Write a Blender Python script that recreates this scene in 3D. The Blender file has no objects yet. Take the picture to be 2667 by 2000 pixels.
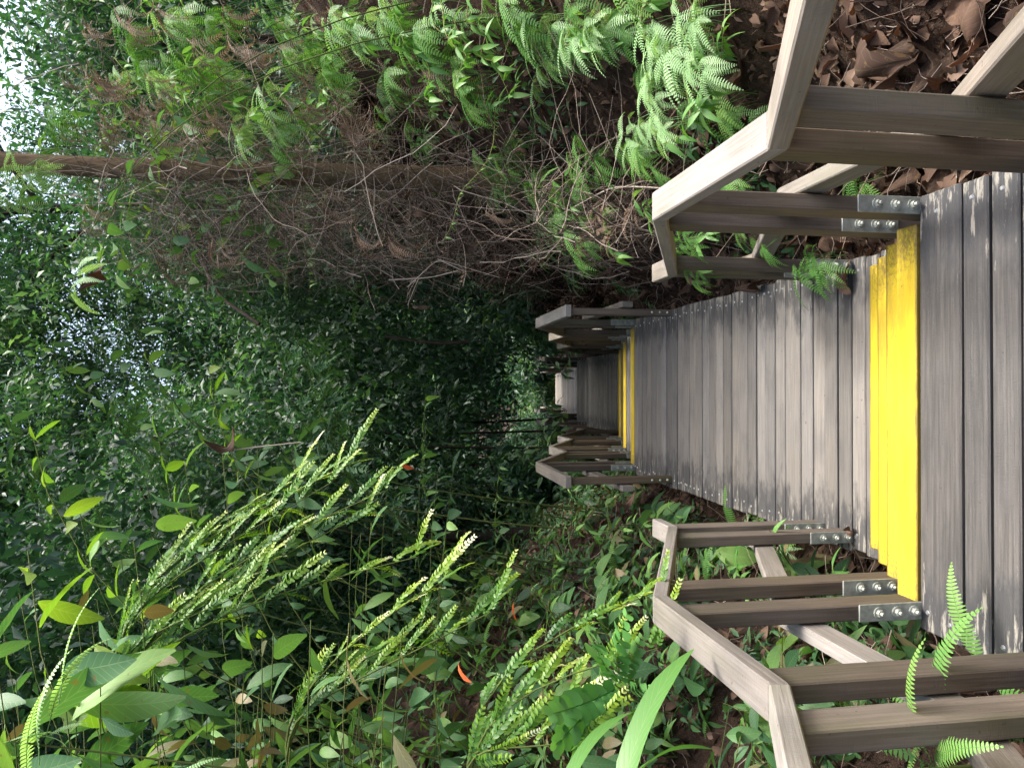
import bpy, bmesh, math, random
import numpy as np
from mathutils import Vector, Matrix, Euler
from mathutils import noise as mnoise
random.seed(11); np.random.seed(11)
R = math.radians
scene = bpy.context.scene
col = scene.collection

# ------------------------------------------------------------------ camera
CAM = Vector((0.085, 0.0, 1.71)); PITCH = R(9.4); YAW = R(0.3)
F = Vector((math.sin(YAW)*math.cos(PITCH), math.cos(YAW)*math.cos(PITCH), -math.sin(PITCH)))
RT = Vector((math.cos(YAW), -math.sin(YAW), 0.0))
UP = RT.cross(F)
cam = bpy.data.cameras.new('camera'); camo = bpy.data.objects.new('camera', cam); col.objects.link(camo)
xa, ya, za = -UP, RT, -F                      # the phone was held sideways: picture right is down
camo.matrix_world = Matrix(((xa.x, ya.x, za.x, CAM.x), (xa.y, ya.y, za.y, CAM.y), (xa.z, ya.z, za.z, CAM.z), (0, 0, 0, 1)))
cam.sensor_fit = 'HORIZONTAL'; cam.sensor_width = 36.0; cam.lens = 36.0*2003/2667
cam.clip_start = 0.02; cam.clip_end = 600
scene.camera = camo
# ------------------------------------------------------------------ sky and sun
TO_SUN = Vector((0.38, 0.06, 0.92)).normalized()
w = bpy.data.worlds.new('World'); scene.world = w; w.use_nodes = True
nt = w.node_tree; nt.nodes.clear()
sky = nt.nodes.new('ShaderNodeTexSky'); sky.sky_type = 'NISHITA'; sky.sun_disc = False
sky.sun_elevation = math.asin(TO_SUN.z); sky.sun_rotation = math.atan2(TO_SUN.x, TO_SUN.y)
sky.air_density = 1.0; sky.dust_density = 6.0; sky.ozone_density = 0.6
bg = nt.nodes.new('ShaderNodeBackground'); bg.inputs[1].default_value = 0.15
wo = nt.nodes.new('ShaderNodeOutputWorld')
nt.links.new(sky.outputs[0], bg.inputs[0]); nt.links.new(bg.outputs[0], wo.inputs[0])
sl = bpy.data.lights.new('sun', 'SUN'); sl.energy = 1.6; sl.angle = R(16); sl.color = (1.0, 0.975, 0.93)
so = bpy.data.objects.new('sun', sl); col.objects.link(so); so.location = (0, 0, 30)
so.rotation_euler = TO_SUN.to_track_quat('Z', 'Y').to_euler()
scene.view_settings.view_transform = 'Standard'; scene.view_settings.look = 'None'
scene.view_settings.exposure = 1.9; scene.view_settings.gamma = 1.0
scene.render.engine = 'CYCLES'
scene.cycles.max_bounces = 5; scene.cycles.diffuse_bounces = 3; scene.cycles.glossy_bounces = 2
scene.cycles.transmission_bounces = 4; scene.cycles.transparent_max_bounces = 4
scene.cycles.use_denoising = True

def at(xd, yd, Y):
    """point on the plane y = Y that shows at (xd, yd) of a 2212 x 1659 view of the photograph"""
    s = 2667/2212
    v = (xd*s - 1333.5)/2003; u = (1000 - yd*s)/2003
    d = F + RT*u - UP*v
    return CAM + d*((Y-CAM.y)/d.y)

# ------------------------------------------------------------------ materials
def new_mat(name):
    m = bpy.data.materials.new(name); m.use_nodes = True
    t = m.node_tree; t.nodes.clear()
    out = t.nodes.new('ShaderNodeOutputMaterial')
    return m, t, out
def N(t, kind, **kw):
    n = t.nodes.new(kind)
    for k, v in kw.items(): setattr(n, k, v)
    return n
def math_n(t, op, a, b=None, c=None):
    n = t.nodes.new('ShaderNodeMath'); n.operation = op
    for i, x in enumerate((a, b, c)):
        if x is None: continue
        if isinstance(x, (int, float)): n.inputs[i].default_value = x
        else: t.links.new(x, n.inputs[i])
    return n.outputs[0]
def mixc(t, fac, a, b, blend='MIX'):
    n = t.nodes.new('ShaderNodeMix'); n.data_type = 'RGBA'; n.blend_type = blend
    for i, x in ((0, fac), (6, a), (7, b)):
        if isinstance(x, (int, float)): n.inputs[i].default_value = x
        elif isinstance(x, tuple): n.inputs[i].default_value = (*x, 1)
        else: t.links.new(x, n.inputs[i])
    return n.outputs[2]
def ramp(t, fac, stops, interp='LINEAR'):
    n = t.nodes.new('ShaderNodeValToRGB'); e = n.color_ramp.elements; n.color_ramp.interpolation = interp
    while len(e) < len(stops): e.new(0.5)
    for i, (p, c) in enumerate(stops):
        e[i].position = p; e[i].color = (*c, 1) if len(c) == 3 else c
    t.links.new(fac, n.inputs[0]); return n.outputs[0]
def noise_n(t, vec, scale, detail=4, rough=0.55, dist=0.0):
    n = t.nodes.new('ShaderNodeTexNoise'); n.inputs['Scale'].default_value = scale
    n.inputs['Detail'].default_value = detail; n.inputs['Roughness'].default_value = rough
    n.inputs['Distortion'].default_value = dist
    t.links.new(vec, n.inputs['Vector']); return n.outputs['Fac']
def obj_vec(t, scale=(1, 1, 1), jitter=37.0):
    tc = t.nodes.new('ShaderNodeTexCoord'); oi = t.nodes.new('ShaderNodeObjectInfo')
    mp = t.nodes.new('ShaderNodeMapping'); mp.inputs['Scale'].default_value = scale
    t.links.new(tc.outputs['Object'], mp.inputs['Vector'])
    j = math_n(t, 'MULTIPLY', oi.outputs['Random'], jitter)
    va = t.nodes.new('ShaderNodeVectorMath'); va.operation = 'ADD'
    t.links.new(mp.outputs[0], va.inputs[0]); t.links.new(j, va.inputs[1])
    return va.outputs[0], tc.outputs['Object'], oi.outputs['Random']
def bump(t, h, strength, dist=0.01):
    b = t.nodes.new('ShaderNodeBump'); b.inputs['Strength'].default_value = strength
    b.inputs['Distance'].default_value = dist; t.links.new(h, b.inputs['Height']); return b.outputs[0]
def princ(t, out, color, rough=0.7, normal=None, metallic=0.0, spec=0.4):
    p = t.nodes.new('ShaderNodeBsdfPrincipled')
    for k, x in (('Base Color', color), ('Roughness', rough), ('Metallic', metallic), ('Specular IOR Level', spec)):
        if isinstance(x, (int, float)): p.inputs[k].default_value = x
        elif isinstance(x, tuple): p.inputs[k].default_value = (*x, 1)
        else: t.links.new(x, p.inputs[k])
    if normal is not None: t.links.new(normal, p.inputs['Normal'])
    if out is not None: t.links.new(p.outputs[0], out.inputs[0])
    return p

def leaf_mat(name, stops, trans=0.32, gloss=0.42, veins=0.0, nv=9.0, tcol=(1.25, 1.35, 0.55), spec=0.45, spots=0.0):
    m, t, out = new_mat(name)
    at_ = N(t, 'ShaderNodeAttribute', attribute_name='tint'); oi = N(t, 'ShaderNodeObjectInfo')
    f = math_n(t, 'FRACT', math_n(t, 'ADD', at_.outputs['Fac'], math_n(t, 'MULTIPLY', oi.outputs['Random'], 0.35)))
    f = math_n(t, 'ADD', at_.outputs['Fac'], math_n(t, 'MULTIPLY', math_n(t, 'SUBTRACT', oi.outputs['Random'], 0.5), 0.45))
    c = ramp(t, f, stops)
    nrm = None
    if veins > 0:
        uv = N(t, 'ShaderNodeUVMap'); sp = N(t, 'ShaderNodeSeparateXYZ'); t.links.new(uv.outputs[0], sp.inputs[0])
        au = math_n(t, 'ABSOLUTE', math_n(t, 'SUBTRACT', sp.outputs[0], 0.5))
        ph = math_n(t, 'SUBTRACT', math_n(t, 'MULTIPLY', sp.outputs[1], nv), math_n(t, 'MULTIPLY', au, nv*0.5))
        tri = math_n(t, 'PINGPONG', ph, 0.5)
        sv = math_n(t, 'SMOOTH_MIN', math_n(t, 'DIVIDE', tri, 0.09), 1.0, 0.2)
        mid = math_n(t, 'MINIMUM', math_n(t, 'DIVIDE', au, 0.03), 1.0)
        k = math_n(t, 'MULTIPLY', sv, mid)
        vein = math_n(t, 'SUBTRACT', 1.0, k)
        c = mixc(t, math_n(t, 'MULTIPLY', vein, veins), c, mixc(t, 0.22, c, (0.50, 0.60, 0.28)))
        nrm = bump(t, math_n(t, 'ADD', sv, mid), 0.22, 0.003)
    if spots > 0:
        tc = N(t, 'ShaderNodeTexCoord')
        sn = noise_n(t, tc.outputs['Object'], 38.0, 3)
        c = mixc(t, math_n(t, 'MULTIPLY', math_n(t, 'GREATER_THAN', sn, 0.64), spots), c, (0.16, 0.10, 0.04))
    p = princ(t, None, c, gloss, nrm, 0.0, spec)
    tr = N(t, 'ShaderNodeBsdfTranslucent'); t.links.new(mixc(t, 1.0, c, tcol, 'MULTIPLY'), tr.inputs[0])
    ms = N(t, 'ShaderNodeMixShader'); ms.inputs[0].default_value = trans
    t.links.new(p.outputs[0], ms.inputs[1]); t.links.new(tr.outputs[0], ms.inputs[2]); t.links.new(ms.outputs[0], out.inputs[0])
    return m

def wood_mat(name, dark, mid, light, stains=False, algae=0.0, rough=0.75):
    m, t, out = new_mat(name)
    v, raw, rnd = obj_vec(t, (75, 2.2, 75))
    g = noise_n(t, v, 1.6, 6, 0.6, 0.4)
    v2, _, _ = obj_vec(t, (3, 2.2, 3)); big = noise_n(t, v2, 1.6, 4)
    v3, _, _ = obj_vec(t, (30, 260, 30)); fine = noise_n(t, v3, 1.2, 3)
    c = ramp(t, g, [(0.28, dark), (0.5, mid), (0.72, light)])
    c = mixc(t, math_n(t, 'MULTIPLY', fine, 0.25), c, dark)
    c = mixc(t, 0.75, c, ramp(t, big, [(0.3, (0.72, 0.72, 0.73)), (0.52, (1, 0.99, 0.97)), (0.75, (1.14, 1.1, 1.04))]), 'MULTIPLY')
    # every piece of timber weathered a little differently
    hsv = N(t, 'ShaderNodeHueSaturation'); t.links.new(c, hsv.inputs['Color'])
    t.links.new(math_n(t, 'ADD', 0.76, math_n(t, 'MULTIPLY', rnd, 0.48)), hsv.inputs['Value'])
    t.links.new(math_n(t, 'ADD', 0.75, math_n(t, 'MULTIPLY', math_n(t, 'FRACT', math_n(t, 'MULTIPLY', rnd, 7.3)), 0.6)), hsv.inputs['Saturation'])
    c = hsv.outputs[0]
    if stains:
        sp = N(t, 'ShaderNodeSeparateXYZ'); t.links.new(raw, sp.inputs[0])
        ay = math_n(t, 'ABSOLUTE', sp.outputs[1])
        v4, _, _ = obj_vec(t, (9, 3.5, 9)); n4 = noise_n(t, v4, 1.3, 5, 0.65)
        edge = math_n(t, 'ADD', math_n(t, 'MULTIPLY', math_n(t, 'SUBTRACT', ay, 0.44), 4.2), math_n(t, 'MULTIPLY', math_n(t, 'SUBTRACT', n4, 0.5), 3.2))
        em = ramp(t, edge, [(0.0, (0, 0, 0)), (0.55, (1, 1, 1))])
        c = mixc(t, math_n(t, 'MULTIPLY', em, 0.72), c, (0.030, 0.032, 0.036))
        v5, _, _ = obj_vec(t, (26, 4.0, 26), 91.0); n5 = noise_n(t, v5, 1.4, 6, 0.7)
        lich = math_n(t, 'ADD', math_n(t, 'MULTIPLY', math_n(t, 'SUBTRACT', ay, 0.56), 3.0), math_n(t, 'MULTIPLY', math_n(t, 'SUBTRACT', n5, 0.56), 5.0))
        c = mixc(t, math_n(t, 'MULTIPLY', ramp(t, lich, [(0.1, (0, 0, 0)), (0.4, (1, 1, 1))]), 0.6), c, (0.33, 0.31, 0.26))
        v6, _, _ = obj_vec(t, (40, 40, 40), 13.0); n6 = noise_n(t, v6, 1.0, 2)
        c = mixc(t, math_n(t, 'MULTIPLY', math_n(t, 'GREATER_THAN', n6, 0.73), 0.6), c, (0.05, 0.045, 0.04))
    if algae > 0:
        v7, _, _ = obj_vec(t, (6, 1.2, 6), 53.0); n7 = noise_n(t, v7, 1.4, 5)
        c = mixc(t, math_n(t, 'MULTIPLY', ramp(t, n7, [(0.48, (0, 0, 0)), (0.7, (1, 1, 1))]), algae), c, (0.075, 0.085, 0.030))
        v8, _, _ = obj_vec(t, (50, 50, 50), 17.0); n8 = noise_n(t, v8, 1.0, 2)
        c = mixc(t, math_n(t, 'MULTIPLY', math_n(t, 'GREATER_THAN', n8, 0.72), 0.5), c, (0.04, 0.035, 0.03))
    h = math_n(t, 'ADD', g, math_n(t, 'MULTIPLY', fine, 0.6))
    princ(t, out, c, rough, bump(t, h, 0.45, 0.004), 0.0, 0.3)
    return m

M = {}
M['plank'] = wood_mat('weathered_plank', (0.108, 0.102, 0.094), (0.160, 0.152, 0.142), (0.208, 0.198, 0.186), stains=True, rough=0.62)
M['plank_dark'] = wood_mat('blackened_plank', (0.050, 0.048, 0.045), (0.085, 0.081, 0.077), (0.125, 0.119, 0.112), stains=True, rough=0.6)
M['rail'] = wood_mat('rail_timber', (0.165, 0.148, 0.130), (0.220, 0.200, 0.178), (0.275, 0.255, 0.230), algae=0.30)
M['post'] = wood_mat('post_timber', (0.085, 0.066, 0.050), (0.125, 0.100, 0.078), (0.170, 0.140, 0.112), algae=0.5)
M['beam'] = wood_mat('beam_timber', (0.03, 0.022, 0.018), (0.055, 0.042, 0.034), (0.09, 0.07, 0.055))

def yellow_mat():
    m, t, out = new_mat('yellow_paint')
    v, raw, rnd = obj_vec(t, (14, 1.4, 14)); g = noise_n(t, v, 2.0, 5)
    c = ramp(t, g, [(0.3, (0.46, 0.325, 0.012)), (0.6, (0.60, 0.44, 0.022))])
    sp = N(t, 'ShaderNodeSeparateXYZ'); t.links.new(raw, sp.inputs[0])
    ay = math_n(t, 'ABSOLUTE', sp.outputs[1])
    v2, _, _ = obj_vec(t, (110, 60, 110), 11.0); n2 = noise_n(t, v2, 1.0, 4, 0.7)
    v3, _, _ = obj_vec(t, (5, 2.5, 5), 23.0); n3 = noise_n(t, v3, 1.0, 3)
    k = math_n(t, 'ADD', math_n(t, 'MULTIPLY', math_n(t, 'SUBTRACT', ay, 0.42), 4.2), math_n(t, 'MULTIPLY', math_n(t, 'SUBTRACT', n3, 0.5), 1.5))
    k = math_n(t, 'SUBTRACT', k, math_n(t, 'MULTIPLY', math_n(t, 'SUBTRACT', 0.62, n2), 3.0))
    c = mixc(t, math_n(t, 'MULTIPLY', ramp(t, k, [(0.0, (0, 0, 0)), (0.7, (1, 1, 1))]), 0.8), c, (0.13, 0.10, 0.04))
    v4, _, _ = obj_vec(t, (45, 45, 45), 5.0); n4 = noise_n(t, v4, 1.0, 2)
    c = mixc(t, math_n(t, 'MULTIPLY', math_n(t, 'GREATER_THAN', n4, 0.745), 0.7), c, (0.10, 0.075, 0.02))
    v5, _, _ = obj_vec(t, (220, 3, 220), 3.0); n5 = noise_n(t, v5, 1.0, 2)
    c = mixc(t, math_n(t, 'MULTIPLY', math_n(t, 'GREATER_THAN', n5, 0.70), 0.35), c, (0.20, 0.13, 0.01))
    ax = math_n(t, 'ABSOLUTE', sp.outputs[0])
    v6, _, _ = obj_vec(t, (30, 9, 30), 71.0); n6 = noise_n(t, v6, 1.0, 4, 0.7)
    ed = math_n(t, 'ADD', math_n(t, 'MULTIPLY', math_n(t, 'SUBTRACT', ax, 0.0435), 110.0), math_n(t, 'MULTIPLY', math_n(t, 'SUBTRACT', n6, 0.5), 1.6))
    c = mixc(t, math_n(t, 'MULTIPLY', ramp(t, ed, [(0.0, (0, 0, 0)), (0.5, (1, 1, 1))]), 0.75), c, (0.10, 0.07, 0.02))  # shadow under each nosing painted as a dark line along the long edges
    v7, _, _ = obj_vec(t, (12, 3, 12), 29.0); n7 = noise_n(t, v7, 1.2, 6, 0.72)
    c = mixc(t, math_n(t, 'MULTIPLY', ramp(t, n7, [(0.46, (0, 0, 0)), (0.70, (1, 1, 1))]), 0.55), c, (0.20, 0.14, 0.035))
    princ(t, out, c, 0.55, bump(t, g, 0.35, 0.004), 0.0, 0.35)
    return m
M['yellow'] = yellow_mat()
def steel_mat():
    m, t, out = new_mat('galvanised_steel')
    v, _, _ = obj_vec(t, (40, 40, 40)); n = noise_n(t, v, 1.0, 4)
    c = ramp(t, n, [(0.3, (0.24, 0.26, 0.22)), (0.7, (0.42, 0.44, 0.39))])
    princ(t, out, c, ramp(t, n, [(0.3, (0.6, 0.6, 0.6)), (0.7, (0.4, 0.4, 0.4))]), None, 0.35)
    return m
M['steel'] = steel_mat()
def screw_mat():
    m, t, out = new_mat('screw_steel'); princ(t, out, (0.55, 0.56, 0.56), 0.35, None, 0.85); return m
M['screw'] = screw_mat()
def soil_mat():
    m, t, out = new_mat('forest_soil')
    tc = N(t, 'ShaderNodeTexCoord')
    a = noise_n(t, tc.outputs['Object'], 1.2, 5); b = noise_n(t, tc.outputs['Object'], 26.0, 6, 0.7); d = noise_n(t, tc.outputs['Object'], 90.0, 3)
    c = ramp(t, b, [(0.3, (0.016, 0.011, 0.008)), (0.5, (0.042, 0.028, 0.020)), (0.72, (0.090, 0.058, 0.040))])
    c = mixc(t, math_n(t, 'MULTIPLY', a, 0.4), c, (0.055, 0.030, 0.020))
    princ(t, out, c, 0.95, bump(t, math_n(t, 'ADD', b, math_n(t, 'MULTIPLY', d, 0.4)), 1.0, 0.05), 0.0, 0.15)
    return m
M['soil'] = soil_mat()
def bark_mat(name, a, b, c3):
    m, t, out = new_mat(name)
    v, _, _ = obj_vec(t, (14, 14, 3)); n = noise_n(t, v, 1.5, 6, 0.6, 0.5)
    v2, _, _ = obj_vec(t, (3, 3, 1.5)); n2 = noise_n(t, v2, 1.0, 3)
    c = ramp(t, n, [(0.3, a), (0.55, b), (0.75, c3)])
    c = mixc(t, ramp(t, n2, [(0.5, (0, 0, 0)), (0.75, (0.5, 0.5, 0.5))]), c, (0.05, 0.06, 0.03))
    princ(t, out, c, 0.9, bump(t, n, 0.8, 0.02), 0.0, 0.2)
    return m
M['bark'] = bark_mat('brown_bark', (0.075, 0.050, 0.028), (0.145, 0.098, 0.054), (0.215, 0.150, 0.088))
M['bark_dark'] = bark_mat('dark_bark', (0.022, 0.017, 0.013), (0.05, 0.038, 0.028), (0.085, 0.066, 0.05))
def twig_mat():
    m, t, out = new_mat('dry_twig')
    at_ = N(t, 'ShaderNodeAttribute', attribute_name='tint')
    c = ramp(t, at_.outputs['Fac'], [(0.0, (0.045, 0.030, 0.022)), (0.5, (0.15, 0.11, 0.085)), (1.0, (0.42, 0.35, 0.29))])
    princ(t, out, c, 0.85, None, 0.0, 0.2)
    return m
M['twig'] = twig_mat()
M['stem'] = twig_mat(); M['stem'].name = 'green_stem'
for n_ in M['stem'].node_tree.nodes:
    if n_.type == 'VALTORGB':
        for e_, c_ in zip(n_.color_ramp.elements, ((0.035, 0.05, 0.015), (0.09, 0.12, 0.03), (0.22, 0.22, 0.08))): e_.color = (*c_, 1)
# living leaves
M['fern'] = leaf_mat('fern_green', [(0.0, (0.055, 0.15, 0.028)), (0.5, (0.105, 0.255, 0.055)), (1.0, (0.20, 0.36, 0.085))], 0.35, 0.5)
M['fern_pale'] = leaf_mat('fern_pale_green', [(0.0, (0.20, 0.36, 0.15)), (0.6, (0.32, 0.50, 0.24)), (1.0, (0.44, 0.60, 0.32))], 0.35, 0.5)
M['fern_dead'] = leaf_mat('dry_fern', [(0.0, (0.10, 0.062, 0.040)), (0.6, (0.22, 0.150, 0.105)), (1.0, (0.42, 0.33, 0.25))], 0.15, 0.8, tcol=(1.1, 0.8, 0.5), spec=0.15)
M['lance'] = leaf_mat('lance_leaf_green', [(0.0, (0.06, 0.17, 0.035)), (0.5, (0.11, 0.26, 0.055)), (1.0, (0.21, 0.37, 0.10))], 0.33, 0.45, veins=0.5, nv=10)
M['broad'] = leaf_mat('broad_leaf_green', [(0.0, (0.026, 0.078, 0.034)), (0.45, (0.058, 0.150, 0.056)), (0.8, (0.100, 0.220, 0.070)), (1.0, (0.18, 0.32, 0.08))], 0.32, 0.5, veins=0.6, nv=9, spots=0.6, spec=0.35)
M['olive'] = leaf_mat('olive_leaf', [(0.0, (0.075, 0.085, 0.035)), (0.5, (0.13, 0.125, 0.055)), (1.0, (0.22, 0.17, 0.085))], 0.2, 0.5, veins=0.6, nv=10, tcol=(1.2, 1.0, 0.5), spots=0.7)
M['young'] = leaf_mat('yellow_green_leaf', [(0.0, (0.07, 0.145, 0.016)), (0.5, (0.11, 0.20, 0.020)), (1.0, (0.17, 0.26, 0.03))], 0.55, 0.5, veins=0.7, nv=9)
M['glossy'] = leaf_mat('glossy_leaflet', [(0.0, (0.06, 0.19, 0.045)), (0.5, (0.10, 0.26, 0.07)), (1.0, (0.17, 0.34, 0.10))], 0.3, 0.32, spec=0.5)
M['lime'] = leaf_mat('lime_spray', [(0.0, (0.035, 0.11, 0.022)), (0.35, (0.085, 0.21, 0.022)), (0.6, (0.15, 0.27, 0.020)), (0.78, (0.26, 0.38, 0.030)), (0.92, (0.46, 0.52, 0.18)), (1.0, (0.62, 0.62, 0.42))], 0.35, 0.45)
M['forest'] = leaf_mat('forest_leaf', [(0.0, (0.016, 0.048, 0.028)), (0.4, (0.036, 0.092, 0.048)), (0.75, (0.070, 0.150, 0.068)), (1.0, (0.16, 0.26, 0.10))], 0.38, 0.45, tcol=(1.1, 1.3, 0.6))
M['red_leaf'] = leaf_mat('orange_red_leaf', [(0.0, (0.35, 0.05, 0.02)), (1.0, (0.55, 0.14, 0.04))], 0.3, 0.4, veins=0.4, tcol=(1.2, 0.8, 0.5))
M['thicket'] = leaf_mat('dry_thicket_leaf', [(0.0, (0.018, 0.011, 0.008)), (0.6, (0.040, 0.026, 0.019)), (1.0, (0.10, 0.07, 0.05))], 0.1, 0.85, tcol=(1.1, 0.8, 0.5), spec=0.1)
M['dead'] = leaf_mat('dead_leaf', [(0.0, (0.045, 0.028, 0.021)), (0.5, (0.105, 0.064, 0.046)), (0.85, (0.175, 0.115, 0.085)), (1.0, (0.30, 0.225, 0.170))], 0.12, 0.8, veins=0.25, nv=9, tcol=(1.2, 0.75, 0.45), spec=0.15, spots=0.5)

# ------------------------------------------------------------------ mesh helpers
class MB:
    """collects quads; every vertex carries a tint, every corner a uv"""
    def __init__(s): s.v, s.f, s.t, s.u, s.n = [], [], [], [], 0
    def add(s, v, f, tint=0.5, uv=None):
        v = np.asarray(v, dtype=float); f = np.asarray(f, dtype=int)
        s.v.append(v); s.f.append(f+s.n); s.n += len(v)
        s.t.append(np.broadcast_to(np.asarray(tint, dtype=float), (len(v),)))
        s.u.append(np.zeros((len(v), 2)) if uv is None else np.asarray(uv))
    def scatter(s, tpl, mats, tints):
        tv, tf, tu = tpl; K = len(mats); n = len(tv)
        hv = np.concatenate([tv, np.ones((n, 1))], 1)
        V = np.einsum('kij,nj->kni', mats[:, :3, :], hv).reshape(-1, 3)
        Fc = (tf[None]+(np.arange(K)*n)[:, None, None]).reshape(-1, 4)
        s.add(V, Fc, np.repeat(np.asarray(tints), n), np.tile(tu, (K, 1)))
    def tube(s, pts, rad, sides=4, tint=0.5):
        pts = np.asarray(pts, dtype=float); n = len(pts)
        rad = np.broadcast_to(np.asarray(rad, dtype=float), (n,))
        d = np.gradient(pts, axis=0); d /= np.linalg.norm(d, axis=1)[:, None]+1e-9
        ref = np.where(np.abs(d[:, 2:3]) > 0.9, np.array([[1.0, 0, 0]]), np.array([[0, 0, 1.0]]))
        a = np.cross(d, ref); a /= np.linalg.norm(a, axis=1)[:, None]+1e-9; b = np.cross(d, a)
        ang = np.arange(sides)*2*math.pi/sides
        ring = pts[:, None]+rad[:, None, None]*(a[:, None]*np.cos(ang)[None, :, None]+b[:, None]*np.sin(ang)[None, :, None])
        i = np.arange(n-1)[:, None]*sides; j = np.arange(sides)[None]; k = (j+1) % sides
        f = np.stack([i+j, i+k, i+sides+k, i+sides+j], -1).reshape(-1, 4)
        s.add(ring.reshape(-1, 3), f, tint)
    def mesh(s, name, mat, smooth=True):
        V = np.concatenate(s.v); Fc = np.concatenate(s.f); T = np.concatenate(s.t); U = np.concatenate(s.u)
        me = bpy.data.meshes.new(name)
        me.vertices.add(len(V)); me.vertices.foreach_set('co', V.ravel())
        me.loops.add(len(Fc)*4); me.loops.foreach_set('vertex_index', Fc.ravel().astype(np.int32))
        me.polygons.add(len(Fc)); me.polygons.foreach_set('loop_start', (np.arange(len(Fc))*4).astype(np.int32))
        me.polygons.foreach_set('use_smooth', np.full(len(Fc), smooth))
        a = me.attributes.new('tint', 'FLOAT', 'POINT'); a.data.foreach_set('value', T.astype(np.float32))
        uvl = me.uv_layers.new(name='UVMap'); uvl.data.foreach_set('uv', U[Fc.ravel()].ravel().astype(np.float32))
        me.update(calc_edges=True); me.validate()
        me.materials.append(mat)
        return me

def obj(name, me, parent=None, loc=(0, 0, 0), rot=(0, 0, 0), sc=None):
    o = bpy.data.objects.new(name, me); col.objects.link(o)
    o.location = loc; o.rotation_euler = rot
    if sc is not None: o.scale = (sc, sc, sc) if isinstance(sc, (int, float)) else sc
    if parent is not None: o.parent = parent
    return o
def tag(o, label=None, cat=None, group=None, kind=None):
    if label: o['label'] = label
    if cat: o['category'] = cat
    if group: o['group'] = group
    if kind: o['kind'] = kind
    return o
def thing(name, label, cat, loc=(0, 0, 0), rot=(0, 0, 0), group=None, sc=None):
    return tag(obj(name, None, None, loc, rot, sc), label, cat, group)

def bevel_box(name, sx, sy, sz, mat, bev=0.004, offy=0.0):
    bm = bmesh.new(); bmesh.ops.create_cube(bm, size=1.0)
    for v in bm.verts: v.co = Vector((v.co.x*sx, v.co.y*sy+offy, v.co.z*sz))
    bmesh.ops.bevel(bm, geom=bm.edges[:], offset=bev, segments=1, affect='EDGES')
    me = bpy.data.meshes.new(name); bm.to_mesh(me); bm.free(); me.materials.append(mat); return me

# leaf outline templates: base at the origin, pointing +y, upper side +z
def leaf_tpl(L, Wd, n=5, shape='ellip', fold=0.25, bend=0.3, wave=0.0, seed=0):
    rs = np.random.RandomState(seed)
    t = np.linspace(0, 1, n+1)
    if shape == 'ellip': wd = np.sin(np.pi*np.clip(t, 0.02, 0.985))**0.75
    elif shape == 'lance': wd = np.sin(np.pi*np.clip(t, 0.02, 0.99)**0.62)**0.9
    elif shape == 'round': wd = np.sqrt(np.clip(1-(2*np.clip(t, 0.03, 0.97)-1)**2, 0, 1))
    elif shape == 'strap': wd = np.clip(np.minimum(t*5+0.25, 1)*np.clip((1-t)*3.0, 0.02, 1)**0.7, 0.02, 1)
    wd = wd*Wd/2
    ang = bend*t; y = np.cumsum(np.r_[0, np.cos(ang[1:])])*L/n; z = -np.cumsum(np.r_[0, np.sin(ang[1:])])*L/n
    V = []; U = []
    for i in range(n+1):
        e = wave*rs.uniform(-1, 1)*Wd; e2 = wave*rs.uniform(-1, 1)*Wd
        V += [(-wd[i], y[i], z[i]+fold*wd[i]+e), (0, y[i], z[i]), (wd[i], y[i], z[i]+fold*wd[i]+e2)]
        U += [(0.5-0.5*wd[i]/(Wd/2), t[i]), (0.5, t[i]), (0.5+0.5*wd[i]/(Wd/2), t[i])]
    Fq = []
    for i in range(n):
        a = i*3; Fq += [(a, a+1, a+4, a+3), (a+1, a+2, a+5, a+4)]
    return np.array(V), np.array(Fq), np.array(U)
def tpl_mesh(name, tpl, mat, tint=0.5, petiole=0.0):
    mb = MB(); v, f, u = tpl; v = v+np.array([0, petiole, 0]); mb.add(v, f, tint, u)
    if petiole: mb.tube([(0, 0, 0), (0, petiole*1.05, 0)], 0.0016, 3, tint)
    return mb.mesh(name, mat)
def rotm(rx, ry, rz): return np.array(Euler((rx, ry, rz)).to_matrix())
def mat4(loc, rot, sc=1.0):
    m = np.eye(4); m[:3, :3] = rot*sc; m[:3, 3] = loc; return m
def rand_mats(P, scales, up_bias=0.6, rs=np.random):
    """leaf placements at points P: random heading, mostly facing up, tips drooping"""
    K = len(P); out = np.zeros((K, 4, 4)); out[:, 3, 3] = 1
    az = rs.uniform(0, 2*math.pi, K); pi_ = rs.normal(-0.25, 0.5, K); ro = rs.normal(0, 0.6*(1.3-up_bias), K)
    ca, sa, cp, sp, cr, sr = np.cos(az), np.sin(az), np.cos(pi_), np.sin(pi_), np.cos(ro), np.sin(ro)
    Rz = np.zeros((K, 3, 3)); Rz[:, 0, 0] = ca; Rz[:, 0, 1] = -sa; Rz[:, 1, 0] = sa; Rz[:, 1, 1] = ca; Rz[:, 2, 2] = 1
    Rx = np.zeros((K, 3, 3)); Rx[:, 0, 0] = 1; Rx[:, 1, 1] = cp; Rx[:, 1, 2] = -sp; Rx[:, 2, 1] = sp; Rx[:, 2, 2] = cp
    Ry = np.zeros((K, 3, 3)); Ry[:, 1, 1] = 1; Ry[:, 0, 0] = cr; Ry[:, 0, 2] = sr; Ry[:, 2, 0] = -sr; Ry[:, 2, 2] = cr
    out[:, :3, :3] = (Rz@Rx@Ry)*np.asarray(scales)[:, None, None]; out[:, :3, 3] = P
    return out

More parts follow.
